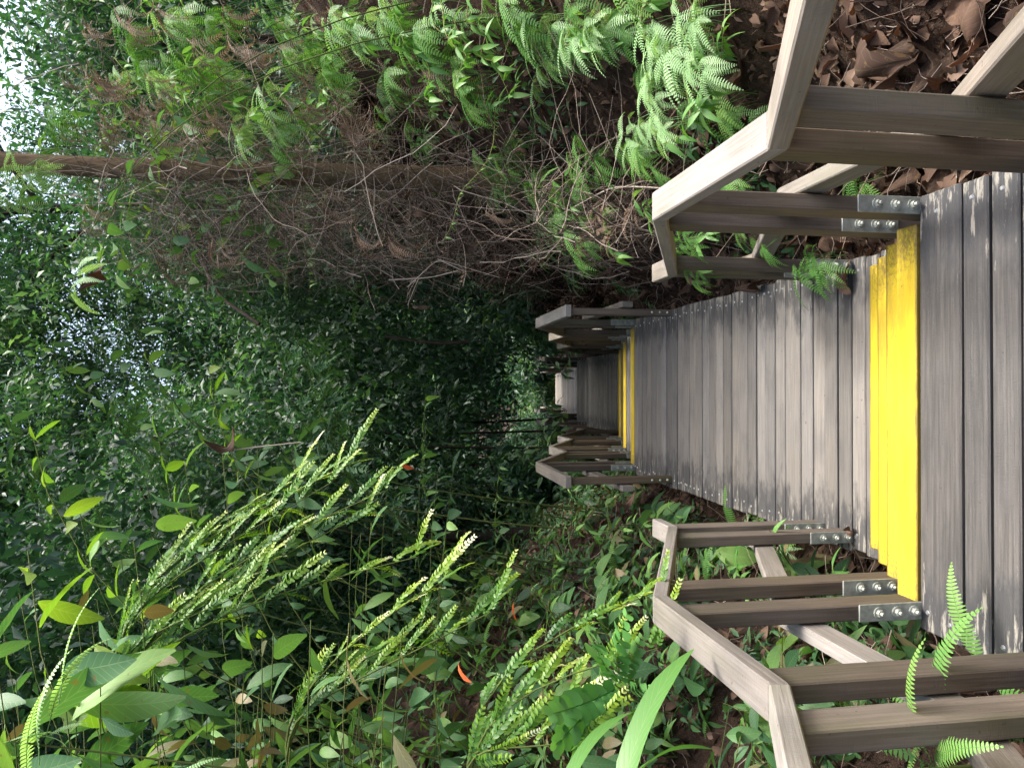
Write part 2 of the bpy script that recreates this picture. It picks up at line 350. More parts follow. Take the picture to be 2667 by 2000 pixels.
# ------------------------------------------------------------------ lie of the land
BASE = [(-80, 14), (-10, 2.2), (-0.5, 0.35), (0.8, 0.15), (1.6, -0.22), (2.4, -0.28), (3.1, -0.72), (6.8, -0.80), (7.6, -1.30), (8.6, -1.36), (9.4, -1.84),
        (10.5, -1.92), (11.8, -2.62), (16, -2.72), (17.3, -3.45), (18.5, -3.5), (19.8, -4.22), (24.2, -4.3), (25.4, -5.05), (27, -5.1), (28.3, -5.8), (33, -6.0), (60, -11), (240, -30)]
BY = np.array([b[0] for b in BASE]); BZ = np.array([b[1] for b in BASE])
def ground(x, y):
    x = np.asarray(x, float); y = np.asarray(y, float)
    b = np.interp(y, BY, BZ)
    sR = np.interp(y, [0, 2.5, 4.5, 6, 9, 14, 40], [0.75, 0.8, 1.2, 2.1, 2.0, 1.1, 0.35]); sL = np.interp(y, [0, 2, 3.3, 5, 10, 16, 40], [1.0, 1.15, 1.5, 2.0, 2.0, 1.2, 0.35])
    dR = np.maximum(0, x-0.85); dL = np.maximum(0, -x-0.85)
    r = 4.6*(1-np.exp(-sR*dR/4.6))+5.0*(1-np.exp(-sL*dL/5.0))
    d = np.minimum(1, (dR+dL)*1.2)
    nz = (np.sin(x*2.3+y*1.1)+np.sin(y*2.9-x*1.7+1.0)+0.6*np.sin(x*6.1+y*4.7))*0.035+0.25*np.sin(x*0.31+0.4)*np.sin(y*0.23)*np.minimum(1, (dR+dL)/6)
    return b+r+nz*d
def gz(x, y): return float(ground(x, y))
xs = np.concatenate([-np.geomspace(150, 4.2, 26), np.arange(-4, 4.01, 0.1), np.geomspace(4.2, 150, 26)])
ys = np.concatenate([-np.geomspace(80, 2.4, 14), np.arange(-2, 12, 0.1), np.arange(12, 36, 0.4), np.geomspace(36.5, 240, 26)])
GX, GY = np.meshgrid(xs, ys); GZ = ground(GX, GY)
mb = MB(); nx, ny = len(xs), len(ys)
i = np.arange(ny-1)[:, None]*nx; j = np.arange(nx-1)[None]
mb.add(np.stack([GX, GY, GZ], -1).reshape(-1, 3), np.stack([i+j, i+j+1, i+nx+j+1, i+nx+j], -1).reshape(-1, 4))
tag(obj('ground', mb.mesh('ground', M['soil'])), 'dark brown forest floor sloping up on both sides of the boardwalk', 'ground', kind='structure')

# ------------------------------------------------------------------ boardwalk
LAND = [(0.10, 0.87, 0.387), (1.59, 2.356, 0.0), (3.076, 6.795, -0.516), (7.515, 8.64, -1.036), (9.36, 10.5, -1.560), (11.70, 16.0, -2.34), (17.2, 18.5, -3.10), (19.7, 24.2, -3.90), (25.4, 27.0, -4.68), (28.2, 32.0, -5.46)]
bw = tag(obj('boardwalk', None), 'weathered grey plank boardwalk stepping down through the forest with yellow step edges', 'boardwalk', kind='structure')
POSTS = []           # (y0, y1) ranges where posts stand
RUNS = []
def rise_of(k): return LAND[k][2]-LAND[k+1][2]
def nsteps(k): return max(1, round(rise_of(k)/0.13))
RH = 0.865
# railing runs: polylines of the rail's top, and post positions with foot height
def flight_poly(k0, k1, y_start, y_end, up_first=False):
    pts = []; posts = []
    for k in range(k0, k1):
        yn, z0 = LAND[k][1], LAND[k][2]; ye, z1 = LAND[k+1][0], LAND[k+1][2]
        pts += [(yn+(0.04 if k == 1 else 0.11), z0+RH-(0.015 if k == 1 else 0)), (ye+0.50, z1+RH)]
        posts += [(yn-0.055, z0-0.15, z0), (yn+0.235, z0-0.42, z0-0.13), (ye+0.38, z1-0.05, z1), (ye+0.62, z1-0.05, z1)]
    return [(y_start, LAND[k0][2]+RH)]+pts+[(y_end, LAND[k1][2]+RH)], posts
p, q = flight_poly(1, 2, 1.62, 3.80)
p = [(0.30, 0.36+RH), (0.78, 0.36+RH)]+p; p[2] = (1.64, RH-0.02)
q = [(0.55, 0.25, 0.387), (0.86, 0.10, 0.30), (1.49, -0.05, 0.0), (1.73, -0.05, 0.0)]+q
RUNS.append((p, q))
p, q = flight_poly(2, 5, 5.72, 12.6); RUNS.append((p, [(5.80, -0.53, -0.516)]+q))
p, q = flight_poly(5, 7, 15.2, 20.6); RUNS.append((p, [(15.28, -2.36, -2.34)]+q))
p, q = flight_poly(7, 9, 23.4, 29.2); RUNS.append((p, [(23.48, -3.92, -3.90)]+q))
for p, q in RUNS: POSTS += [(y-0.05, y+0.05) for y, _, _ in q]

screw_me = None
def make_screw():
    bm = bmesh.new()
    bmesh.ops.create_cone(bm, cap_ends=True, segments=8, radius1=0.0085, radius2=0.0055, depth=0.004)
    me = bpy.data.meshes.new('screw'); bm.to_mesh(me); bm.free(); me.materials.append(M['screw']); return me
screw_me = make_screw()
plank_cache = {}
def plank(y0, y1, z, length, mat, label=None, screws=True):
    wd = round(y1-y0, 3); key = (wd, round(length, 2), mat)
    if key not in plank_cache: plank_cache[key] = bevel_box('plank', wd, length, 0.036, M[mat], 0.005)
    rs = random.random
    o = obj('plank', plank_cache[key], bw, ((rs()-0.5)*0.016, (y0+y1)/2, z-0.018+(rs()-0.5)*0.006), (0, (rs()-0.5)*0.01, math.pi/2+(rs()-0.5)*0.004+(math.pi if rs() < 0.5 else 0)))
    if label: o['label'] = label
    if screws:
        for s in (-1, 1):
            for q_ in ((0,) if random.random() < 0.75 else (-1, 1)):
                obj('screw', screw_me, o, ((rs()-0.5)*0.03+q_*wd*0.25, s*(length/2-0.045-rs()*0.03), 0.0195))
    return o
def clash(y0, y1): return any(a < y1 and b > y0 for a, b in POSTS)
for k, (y0, y1, z) in enumerate(LAND):
    near = k in (1, 2, 3, 4)
    pw, gap = (0.103, 0.012) if k < 6 else (0.20, 0.008)
    y = y1; first = True
    ln = 1.225
    far_end = k < 9
    while y-pw > y0-0.01:
        wd = pw+random.uniform(-0.006, 0.006)
        if k == 1 and not first and abs(y-(y1-pw-gap)) < 0.02: wd = 0.180
        if k == 2 and abs(y-(y0+0.95)) < 0.06: wd = 0.150
        full = 1.40
        if k >= 6: full = 1.40
        is_y = first and far_end and k < 5
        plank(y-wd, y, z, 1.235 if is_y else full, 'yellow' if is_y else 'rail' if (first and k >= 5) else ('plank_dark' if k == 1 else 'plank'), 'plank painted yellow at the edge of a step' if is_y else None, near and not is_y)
        y -= wd+gap; first = False
    # bearers under the landing
    for sx in (-0.60, 0.60):
        obj('bearer', bevel_box('bearer', 0.07, y1-y0-0.02, 0.13, M['beam'], 0.004), bw, (sx*0.93, (y0+y1)/2, z-0.036-0.068))
    if k+1 < len(LAND):
        n = nsteps(k); ze = LAND[k+1][2]; ye = LAND[k+1][0]
        for s in range(1, n):
            zt = z-(z-ze)*s/n; ya = y1+(ye-y1)*(s-1)/(n-1); yb = y1+(ye-y1)*s/(n-1)
            tw = (yb-ya)/2-0.004
            if k < 5:
                plank(ya-0.02, ya-0.02+tw, zt, 1.235, 'plank', None, False)
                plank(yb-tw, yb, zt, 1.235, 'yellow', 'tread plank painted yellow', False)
            else: plank(ya-0.01, yb, zt, 1.24, 'plank', None, False)
            obj('riser', bevel_box('riser', 1.20, 0.02, (z-ze)/n-0.045, M['beam'], 0.003), bw, (0, ya-0.03, zt+((z-ze)/n-0.045)/2+0.002))
        for sx in (-0.57, 0.57):      # stringers
            a = math.atan2(ze-z, ye-y1); Ls = math.hypot(ze-z, ye-y1)
            obj('stringer', bevel_box('stringer', 0.05, Ls, 0.10, M['beam'], 0.004), bw, (sx, (y1+ye)/2, (z+ze)/2-0.22), (a, 0, 0))

# ------------------------------------------------------------------ hand rails
def prism(name, quad_yz, x0, x1, mat, bev=0.004):
    """timber piece: four corners in the y-z plane (start top, end top, end bottom, start bottom), extruded in x; grain along local y"""
    (ay, az), (by, bz) = quad_yz[0], quad_yz[1]
    a = math.atan2(bz-az, by-ay); c, s = math.cos(-a), math.sin(-a); cx = (x0+x1)/2
    bm = bmesh.new(); vs = []
    for x in (x0-cx, x1-cx):
        for (y, z) in quad_yz:
            dy, dz = y-ay, z-az; vs.append(bm.verts.new((x, dy*c-dz*s, dy*s+dz*c)))
    for f in ((0, 1, 2, 3), (7, 6, 5, 4), (0, 4, 5, 1), (1, 5, 6, 2), (2, 6, 7, 3), (3, 7, 4, 0)): bm.faces.new([vs[i] for i in f])
    bmesh.ops.recalc_face_normals(bm, faces=bm.faces[:])
    bmesh.ops.bevel(bm, geom=bm.edges[:], offset=bev, segments=1, affect='EDGES')
    me = bpy.data.meshes.new(name); bm.to_mesh(me); bm.free(); me.materials.append(mat)
    return me, (cx, ay, az), (a, 0, 0)
def poly_quads(pts, th, gap=0.0015, ext0=0.0, ext1=0.0):
    n = len(pts); offs = []
    dirs = []
    for i in range(n-1):
        d = Vector((pts[i+1][0]-pts[i][0], pts[i+1][1]-pts[i][1])); d.normalize(); dirs.append(d)
    for i in range(n):
        n0 = dirs[max(0, i-1)]; n1 = dirs[min(n-2, i)]
        m0 = Vector((n0.y, -n0.x)); m1 = Vector((n1.y, -n1.x)); m = (m0+m1)/2; m.normalize()
        offs.append(m*(th/max(0.3, m.dot(m1))))
    out = []
    for i in range(n-1):
        a = Vector(pts[i])+dirs[i]*gap; b = Vector(pts[i+1])-dirs[i]*gap
        out.append([tuple(a), tuple(b), tuple(b+offs[i+1]), tuple(a+offs[i])])
    return out
bolt_bm = bmesh.new()
bmesh.ops.create_cone(bolt_bm, cap_ends=True, segments=12, radius1=0.019, radius2=0.018, depth=0.004)
r_ = bmesh.ops.create_cone(bolt_bm, cap_ends=True, segments=6, radius1=0.0125, radius2=0.0115, depth=0.012); bmesh.ops.translate(bolt_bm, verts=r_['verts'], vec=(0, 0, 0.008))
r_ = bmesh.ops.create_cone(bolt_bm, cap_ends=True, segments=8, radius1=0.007, radius2=0.005, depth=0.012); bmesh.ops.translate(bolt_bm, verts=r_['verts'], vec=(0, 0, 0.018))
bolt_me = bpy.data.meshes.new('bolt'); bolt_bm.to_mesh(bolt_me); bolt_bm.free(); bolt_me.materials.append(M['steel'])
dome_bm = bmesh.new(); bmesh.ops.create_uvsphere(dome_bm, u_segments=10, v_segments=5, radius=0.011)
dome_me = bpy.data.meshes.new('bolt_head'); dome_bm.to_mesh(dome_me); dome_bm.free(); dome_me.materials.append(M['screw'])
bracket_me = bevel_box('bracket', 0.056, 0.006, 0.225, M['steel'], 0.002)
RAIL_LABELS = [('timber handrail running down the first yellow flight, on the leafy slope side', 'timber handrail running down the first yellow flight, on the leaf-littered bank side'),
               ('timber handrail starting with an end post on the long landing, on the leafy slope side', 'timber handrail starting with an end post on the long landing, on the twig-covered bank side'),
               ('shaded timber handrail beyond the far landing, on the leafy slope side', 'shaded timber handrail beyond the far landing, on the dark bank side'),
               ('small distant timber handrail at the last visible landing, on the leafy slope side', 'small distant timber handrail at the last visible landing, on the dark bank side')]
def post_mesh(h_near, h_far):
    # local y runs up the post, local z points back up the path
    bm = bmesh.new(); vs = [bm.verts.new((x, yy, z)) for x in (-0.025, 0.025) for (yy, z) in ((0, 0.054), (0, -0.054), (h_far, -0.054), (h_near, 0.054))]
    for f in ((0, 1, 2, 3), (7, 6, 5, 4), (0, 4, 5, 1), (1, 5, 6, 2), (2, 6, 7, 3), (3, 7, 4, 0)): bm.faces.new([vs[i] for i in f])
    bmesh.ops.recalc_face_normals(bm, faces=bm.faces[:])
    bmesh.ops.bevel(bm, geom=[e for e in bm.edges if abs(e.verts[0].co.y-e.verts[1].co.y) > 0.1], offset=0.004, segments=1, affect='EDGES')
    me = bpy.data.meshes.new('post'); bm.to_mesh(me); bm.free(); me.materials.append(M['post']); return me
def ztop(pts, y):
    return float(np.interp(y, [a for a, _ in pts], [b for _, b in pts]))
for ri, (pts, posts) in enumerate(RUNS):
    for side in (-1, 1):
        th = thing('handrail', RAIL_LABELS[ri][0 if side < 0 else 1], 'handrail', (0, 0, 0))
        xc = side*0.655+0.020
        for qd in poly_quads(pts, 0.048):
            me, l, r = prism('top_rail', qd, xc-0.046, xc+0.046, M['rail']); obj('top_rail', me, th, l, r)
        mpts = [(y, z-0.44) for y, z in pts]; mpts[0] = (mpts[0][0]-0.03, mpts[0][1]); mpts[-1] = (mpts[-1][0]+0.03, mpts[-1][1])
        xm = side*(0.683+0.027)+0.020
        for qd in poly_quads(mpts, 0.088):
            me, l, r = prism('mid_rail', qd, xm-0.023, xm+0.023, M['rail']); obj('mid_rail', me, th, l, r)
        for pi_, (y, zf, zdeck) in enumerate(posts):
            za_, zb_ = ztop(pts, y-0.054), ztop(pts, y+0.054)
            dn = 0.046*math.hypot(1, (zb_-za_)/0.108)
            po = obj('post', post_mesh(za_-dn-zf, zb_-dn-zf), th, (xc, y, zf), (math.pi/2, 0, 0))
            # bolted to the deck frame; local z of the post points towards -y
            yb = zdeck-zf
            endpost = pi_ == 0 and ri > 0
            if ri == 0 and pi_ < 4: continue
            if not endpost:
                br = obj('bracket', bracket_me, po, (0, yb+0.105, 0.0575), (math.pi/2, 0, 0))
                for bz in (-0.045, 0.02, 0.08): obj('bolt', bolt_me, br, (0, 0.005, bz), (-math.pi/2, 0, 0))
            else:
                for bz in (0.04, 0.10, 0.165): obj('bolt', dome_me, po, (0, yb+bz, 0.054), (0, 0, 0))

# ------------------------------------------------------------------ plant pieces
def comb_tpl(mb, L, Wd, n, droop=0.4, curl=0.0, M4=None, tint=(0.4, 0.7), sweep=0.25, ratio=0.8, taper='lance', two=False, stalk=0.0, vee=0.12):
    """a fern blade: rachis along +y with two rows of narrow leaflets"""
    t = (np.arange(n)+0.5)/n
    ang = droop*t+curl*t*t
    dl = L/n
    y = np.cumsum(np.cos(ang))*dl; z = -np.cumsum(np.sin(ang))*dl
    prof = np.clip(np.minimum(0.45+t*2.2, 1)*np.clip((1-t)*1.9, 0, 1)**0.75, 0.08, 1) if taper == 'lance' else np.clip(np.sin(np.pi*np.clip(t*0.86+0.13, 0, 1)), 0.1, 1)
    hw = Wd/2*prof; pw = dl*ratio
    V = []; Fq = []; T = []; U = []
    for i in range(n):
        for sg in (-1, 1):
            b = len(V); s_ = sweep*hw[i]; cz, sz = math.cos(ang[i]), math.sin(ang[i])
            def P(u, along, up):   # u across, along the rachis, up
                return (sg*u, y[i]+along*cz+up*sz, z[i]-along*sz+up*cz)
            k = hw[i]*random.uniform(0.9, 1.08); up = k*vee
            V.extend([P(0.001, -pw/2, 0), P(0.001, pw/2, 0), P(k*0.6, s_*0.6+pw*0.42, up*0.9), P(k*0.6, s_*0.6-pw*0.42, up*0.9), P(k, s_+pw*0.12, up*0.7-k*0.12), P(k, s_-pw*0.12, up*0.7-k*0.12)])
            f = [(b, b+3, b+2, b+1), (b+3, b+5, b+4, b+2)]
            if sg < 0: f = [tuple(reversed(q)) for q in f]
            Fq += f; T += [tint[0]+(tint[1]-tint[0])*t[i]]*6; U += [(0.5, t[i])]*6
    V = np.array(V); rach = np.stack([np.zeros(n+1), np.r_[0, y], np.r_[0, z]], 1)
    if stalk: rach = np.concatenate([[(0, -stalk, stalk*0.1)], rach])
    if M4 is not None: V = V@M4[:3, :3].T+M4[:3, 3]; rach = rach@M4[:3, :3].T+M4[:3, 3]
    mb.add(V, Fq, T, U); mb.tube(rach, np.linspace(0.0022, 0.0009, len(rach)), 3, tint[0])
def fork_fern(name, mat, seed, tint):
    """forked scrambling fern: a wiry stalk, twice forked, each arm ending in a comb"""
    random.seed(seed); mb = MB(); h = random.uniform(0.16, 0.26)
    mb.tube([(0, 0, 0), (0, 0.03, h*0.5), (0, 0.09, h)], 0.0018, 3, 0.3)
    for a in (-0.95, -0.33, 0.33, 0.95):
        a2 = a+random.uniform(-0.15, 0.15); L = random.uniform(0.17, 0.26)
        comb_tpl(mb, L, random.uniform(0.050, 0.065), 16, random.uniform(0.3, 0.9), 0.3, mat4((0, 0.09, h), rotm(random.uniform(-0.5, 0.15), 0, a2)), tint, 0.25, 0.5, stalk=0.0)
    return mb.mesh(name, mat)
FORK = [fork_fern('frond', M['fern'], 100+i, (0.25+0.1*i, 0.6+0.1*i)) for i in range(4)]
FORKP = [fork_fern('frond', M['fern_pale'], 120+i, (0.3, 0.8)) for i in range(3)]
def sword(name, mat, seed, L=0.45, Wd=0.11, n=30, tint=(0.4, 0.7), droop=0.6, curl=0.5, ratio=0.8, sweep=0.15):
    random.seed(seed); mb = MB(); comb_tpl(mb, L, Wd, n, droop, curl, None, tint, sweep, ratio, stalk=0.05); return mb.mesh(name, mat)
SWORD = [sword('frond', M['fern'], 140+i, 0.42+0.06*i, 0.10+0.01*i, 28, (0.4, 0.85), 0.3+0.2*i, 0.5) for i in range(3)]
SWORDP = [sword('frond', M['fern_pale'], 150+i, 0.34, 0.085, 26, (0.4, 0.8), 0.3+0.25*i, 0.4) for i in range(3)]
DEADF = [sword('frond', M['fern_dead'], 160+i, 0.26, 0.042, 20, (0.3+0.15*i, 0.7+0.15*i), 0.8+0.4*i, 1.3, 0.45, 0.5) for i in range(4)]
LANCE = [tpl_mesh('leaf', leaf_tpl(0.115, 0.030, 5, 'lance', 0.35, 0.5+0.2*i, 0.03, i), M['lance'], 0.3+0.2*i, 0.008) for i in range(3)]
BROAD = [tpl_mesh('leaf', leaf_tpl(0.17, 0.062+0.008*i, 6, 'ellip', 0.28, 0.3+0.25*i, 0.04, i), M['broad'], 0.15+0.22*i, 0.015) for i in range(4)]
OLIVE = [tpl_mesh('leaf', leaf_tpl(0.19, 0.072, 6, 'ellip', 0.2, 0.3+0.3*i, 0.05, i+9), M['olive'], 0.25+0.3*i, 0.015) for i in range(3)]
YOUNG = [tpl_mesh('leaf', leaf_tpl(0.26, 0.085, 7, 'ellip', 0.25, 0.35+0.25*i, 0.04, i+20), M['young'], 0.2+0.3*i, 0.02) for i in range(3)]
BIGG = [tpl_mesh('leaf', leaf_tpl(0.26, 0.085, 7, 'ellip', 0.25, 0.35+0.25*i, 0.04, i+20), M['broad'], 0.5+0.2*i, 0.02) for i in range(3)]
REDL = [tpl_mesh('leaf', leaf_tpl(0.11, 0.036, 5, 'ellip', 0.4, 0.6, 0.05, 31), M['red_leaf'], 0.5, 0.01)]
STRAP = [tpl_mesh('leaf', leaf_tpl(0.50, 0.075, 10, 'strap', 0.22, 0.9+0.3*i, 0.0, i+40), M['lance'], 0.1+0.15*i) for i in range(2)]
def dead_tpl(seed, L=0.20, Wd=0.14):
    rs = np.random.RandomState(seed); nu, nv = 8, 11
    V = []; U = []; ph = rs.uniform(0, 6.28, 9); cu = rs.uniform(2.0, 6.5)*rs.choice((-1, 1)); cl = rs.uniform(-1.6, 2.4); tw = rs.uniform(-1.2, 1.2); lob = rs.choice((0.05, 0.12, 0.25))
    for j in range(nv+1):
        t = j/nv; wd = (math.sin(math.pi*min(max(t, 0.02), 0.98))**0.7)*(0.92+lob*math.sin(t*13+ph[0]))*Wd/2
        a = tw*(t-0.5)
        for i in range(nu+1):
            s = i/nu*2-1; ed = 1+0.06*math.sin(t*31+ph[7]+3*s)*abs(s)
            ang = s*wd*cu*5.0/Wd*0.14; r_ = 1.0
            x = math.sin(ang)/(cu*5.0/Wd*0.14)*ed; z = (1-math.cos(ang))/(cu*5.0/Wd*0.14)
            y = t*L; z += cl*(y-L/2)**2/L*1.4+0.007*math.sin(t*10+ph[1]+s*2.5)+0.006*math.sin(s*5+ph[2]+t*7)+0.004*math.sin(s*11+t*17+ph[3])
            V.append((x*math.cos(a)-z*math.sin(a), y-L/2, x*math.sin(a)+z*math.cos(a))); U.append((0.5+0.5*s, t))
    Fq = [(j*(nu+1)+i, j*(nu+1)+i+1, (j+1)*(nu+1)+i+1, (j+1)*(nu+1)+i) for j in range(nv) for i in range(nu)]
    V = np.array(V); V[:, 2] -= V[:, 2].min()
    return V, np.array(Fq), np.array(U)
DEADL = [tpl_mesh('dead_leaf', dead_tpl(i, 0.17+0.01*(i % 4), 0.09+0.012*(i % 5)), M['dead'], 0.12+0.075*((i*5) % 10)) for i in range(10)]
def spray(seed, L, n, lw, ll, mat, t0, t1, droop=0.5, tipw=True):
    """feathery twig with two rows of overlapping little leaves, paler towards the growing tip"""
    random.seed(seed); mb = MB(); leaf = leaf_tpl(1.0, 0.62, 3, 'round', 0.2, 0.3); mats = []; tints = []
    t = np.linspace(0, 1, n); ang = droop*t; dl = L/n; y = np.cumsum(np.cos(ang))*dl; z = -np.cumsum(np.sin(ang))*dl
    for i in range(n):
        sz = ll*(0.55+0.6*math.sin(math.pi*min(0.97, 0.12+t[i]*0.85)))
        for sg in (-1, 1):
            rot = rotm(-ang[i], 0, 0)@rotm(random.uniform(-0.1, 0.4), sg*random.uniform(0.1, 0.6), -sg*random.uniform(0.6, 1.05))
            mats.append(mat4((0, y[i], z[i]), rot@np.diag([lw/0.62, 1, 1]), sz)); tints.append(t0+(t1-t0)*t[i]**1.6+random.uniform(-0.05, 0.05))
    mb.scatter(leaf, np.array(mats), tints)
    mb.tube(np.stack([np.zeros(n), y, z], 1), np.linspace(0.002, 0.0008, n), 3, t0)
    return mb.mesh('spray', mat)
SPRAY = [spray(170+i, 0.15+0.025*i, 10+2*i, 0.55, 0.021, M['lime'], 0.30+0.06*(i % 4), 0.86+0.05*(i % 3), 0.15+0.2*(i % 4)) for i in range(6)]
SPRAYD = [spray(180+i, 0.17, 11, 0.6, 0.021, M['lime'], 0.02+0.08*i, 0.30+0.12*i, 0.4) for i in range(3)]
COMPOUND = [spray(190+i, 0.26, 9, 0.85, 0.044, M['glossy'], 0.2, 0.8, 0.4+0.2*i) for i in range(2)]
DPIN = [spray(195+i, 0.30, 11, 0.42, 0.055, M['broad'], 0.1+0.15*i, 0.5+0.15*i, 0.4) for i in range(2)]

def stem_mesh(pts, r0, r1, mat='stem', sides=4, tint=0.4):
    mb = MB(); mb.tube(pts, np.linspace(r0, r1, len(pts)), sides, tint); return mb.mesh('stem', M[mat])
def arc(h, lean, az, n=7, droop=0.0):
    t = np.linspace(0, 1, n); r = lean*t**1.6; z = h*t-droop*h*t**3
    return np.stack([r*math.cos(az), r*math.sin(az), z], 1)
def frac_at(pts, t):
    k = t*(len(pts)-1); i = min(int(k), len(pts)-2); return pts[i]*(1-(k-i))+pts[i+1]*(k-i)
U_ = random.uniform
def fern(x, y, label, group, kind='fork', n=4, sc=1.0, face=None, z=None, tilt=0.0, dz=0.0, cat='fern', name='fern'):
    zz = gz(x, y) if z is None else z
    t = thing(name, label, cat, (x, y, zz-0.01+dz), (0, 0, 0), group)
    ms = {'fork': FORK, 'forkp': FORKP, 'sword': SWORD, 'swordp': SWORDP, 'dead': DEADF}[kind]
    for i in range(n):
        az = (face if face is not None else 0)+(U_(-1.1, 1.1) if face is not None else i*2*math.pi/n+U_(-0.4, 0.4))
        pitch = U_(0.1, 0.9) if kind in ('sword', 'swordp', 'dead') else U_(-0.4, 0.35)
        obj('frond', random.choice(ms), t, (U_(-0.04, 0.04)*sc, U_(-0.04, 0.04)*sc, U_(0, 0.05)*sc), (pitch+tilt, U_(-0.35, 0.35), az-math.pi/2), sc*U_(0.8, 1.2))
    return t
def leafy(x, y, label, group, leaves, h=0.4, n=8, sc=1.0, lean=0.15, az=None, z=None, name='leafy_shrub', cat='shrub', t0=0.25, pitch=(-0.3, 0.5), young=None, dz=0.0, pin=False):
    zz = gz(x, y) if z is None else z
    t = thing(name, label, cat, (x, y, zz-0.02+dz), (0, 0, 0), group)
    a0 = (random.gauss(0, 0.7) if x < 0 else math.pi+random.gauss(0, 0.7)) if az is None else az
    pts = arc(h, lean, a0); obj('stem', stem_mesh(pts, 0.004+0.003*h, 0.0018, 'stem', 4, U_(0.1, 0.8)), t)
    for i in range(n):
        f = t0+(1-t0)*(i+0.3)/n; p = frac_at(pts, min(f, 1.0)); aa = a0+i*2.4+U_(-0.4, 0.4)
        me = random.choice(leaves)
        if young and f > 0.82: me = random.choice(young)
        obj('leaf', me, t, tuple(p), (U_(*pitch), U_(-0.4, 0.4), aa), sc*U_(0.7, 1.2)*(1.0 if f < 0.85 else 0.8))
    return t
def vine(p0, p1, label, group, n=16, sc=1.0, sag=0.25, name='climbing_vine', leaves=None, both=True):
    p0 = Vector(p0); p1 = Vector(p1); L = (p1-p0).length
    t = thing(name, label, 'vine', p0, (0, 0, 0), group)
    s = np.linspace(0, 1, 14); d = np.array(p1-p0)
    pts = s[:, None]*d[None]+np.stack([0.04*np.sin(s*9+U_(0, 6)), 0.05*np.sin(s*7+U_(0, 6)), -sag*4*s*(1-s)*L*0.5+0.03*np.sin(s*11+U_(0, 6))], 1)
    pts -= pts[0]
    obj('stem', stem_mesh(pts, 0.003, 0.0015, 'stem', 4, 0.8), t)
    for i in range(n):
        p = frac_at(pts, (i+0.5)/n)
        for sg in ((-1, 1) if both else (random.choice((-1, 1)),)):
            obj('leaf', random.choice(leaves or LANCE), t, tuple(p), (U_(-0.9, 0.2), U_(-0.5, 0.5), U_(0, 6.28)), sc*U_(0.7, 1.2))
    return t
def feathery(base, tips, label, group, nside=3, sc=1.0, per=1.0):
    """shrub of long arching branches set with feathery twigs; base and tips are points in the place"""
    base = Vector(base); t = thing('feathery_shrub', label, 'shrub', base, (0, 0, 0), group)
    for tp in tips:
        d = Vector(tp)-base; s = np.linspace(0, 1, 9); L = d.length
        pts = s[:, None]*np.array(d)[None]; pts[:, 2] += 0.30*L*np.sin(np.pi*s)*0.8; pts[:, 0] += 0.03*np.sin(s*5+U_(0, 6))
        obj('stem', stem_mesh(pts, 0.006*sc, 0.0016, 'stem', 4, 0.5), t)
        az = math.atan2(d.y, d.x)-math.pi/2
        m = max(6, int(nside*L/0.105*per))
        for i in range(m):
            f = 0.22+0.78*(i+0.5)/m; p = frac_at(pts, f); q = frac_at(pts, min(1, f+0.05)); dd = q-p
            slope = math.atan2(dd[2], math.hypot(dd[0], dd[1])+1e-6)
            me = random.choice(SPRAYD) if (f < 0.5 and random.random() < 0.75) or random.random() < 0.12 else random.choice(SPRAY)
            obj('spray', me, t, tuple(p), (slope*0.9+U_(-0.15, 0.3), U_(0.25, 1.0), az+(-1)**i*U_(0.1, 0.8)), sc*U_(0.6, 1.25))
        obj('spray', random.choice(SPRAY), t, tuple(pts[-1]), (U_(-0.5, 0.0), 0.6, az), sc)
    return t

# ------------------------------------------------------------------ background bushes and trees
SMALL = leaf_tpl(0.10, 0.042, 2, 'ellip', 0.25, 0.5)
SMALL3 = leaf_tpl(0.10, 0.036, 3, 'lance', 0.25, 0.5)
def bush_mesh(seed, n_st=16, per=46, mat='forest', leaf=SMALL, sz=(0.8, 1.5), h=1.1):
    rs = np.random.RandomState(seed); mb = MB(); P = []; T = []
    for s in range(n_st):
        az = rs.uniform(0, 6.28); hh = h*rs.uniform(0.5, 1.1); ln = rs.uniform(0.2, 0.85)
        pts = arc(hh, ln, az, 8, rs.uniform(0, 0.35)); mb.tube(pts, np.linspace(0.008, 0.002, 8), 3, 0.05)
        f = rs.uniform(0.18, 1.0, per); base_t = rs.uniform(0.0, 0.75)
        for ff in f:
            P.append(frac_at(pts, ff)+rs.normal(0, 0.055, 3)); T.append(base_t+rs.uniform(-0.12, 0.3))
    P = np.array(P); mb.scatter(leaf, rand_mats(P, rs.uniform(*sz, len(P)), 0.5, rs), T)
    return mb.mesh('foliage', M[mat])
BUSH = [bush_mesh(200+i, 16+2*i, 44, leaf=SMALL if i % 2 else SMALL3) for i in range(5)]
BUSHL = [bush_mesh(220+i, 12, 24, 'broad', leaf_tpl(0.15, 0.055, 3, 'ellip', 0.25, 0.5), (0.7, 1.4)) for i in range(3)]
def crown_mesh(seed, rx=2.4, rz=1.9, clumps=70, per=70, leafsz=(1.0, 1.9)):
    rs = np.random.RandomState(seed); P = []; T = []
    for c in range(clumps):
        v = rs.normal(0, 1, 3); v /= np.linalg.norm(v); v *= rs.uniform(0.45, 1.0)**0.6
        cc = v*np.array([rx, rx, rz]); sp = rs.uniform(0.22, 0.5); bt = rs.uniform(0.0, 0.7)
        n = int(per*rs.uniform(0.5, 1.4))
        P.append(cc+rs.normal(0, 1, (n, 3))*np.array([sp, sp, sp*0.5])); T.append(bt+rs.uniform(-0.12, 0.3, n))
    P = np.concatenate(P); T = np.concatenate(T); mb = MB()
    mb.scatter(SMALL, rand_mats(P, rs.uniform(*leafsz, len(P)), 0.5, rs), T)
    return mb.mesh('crown', M['forest'])
CROWN = [crown_mesh(240+i) for i in range(4)]
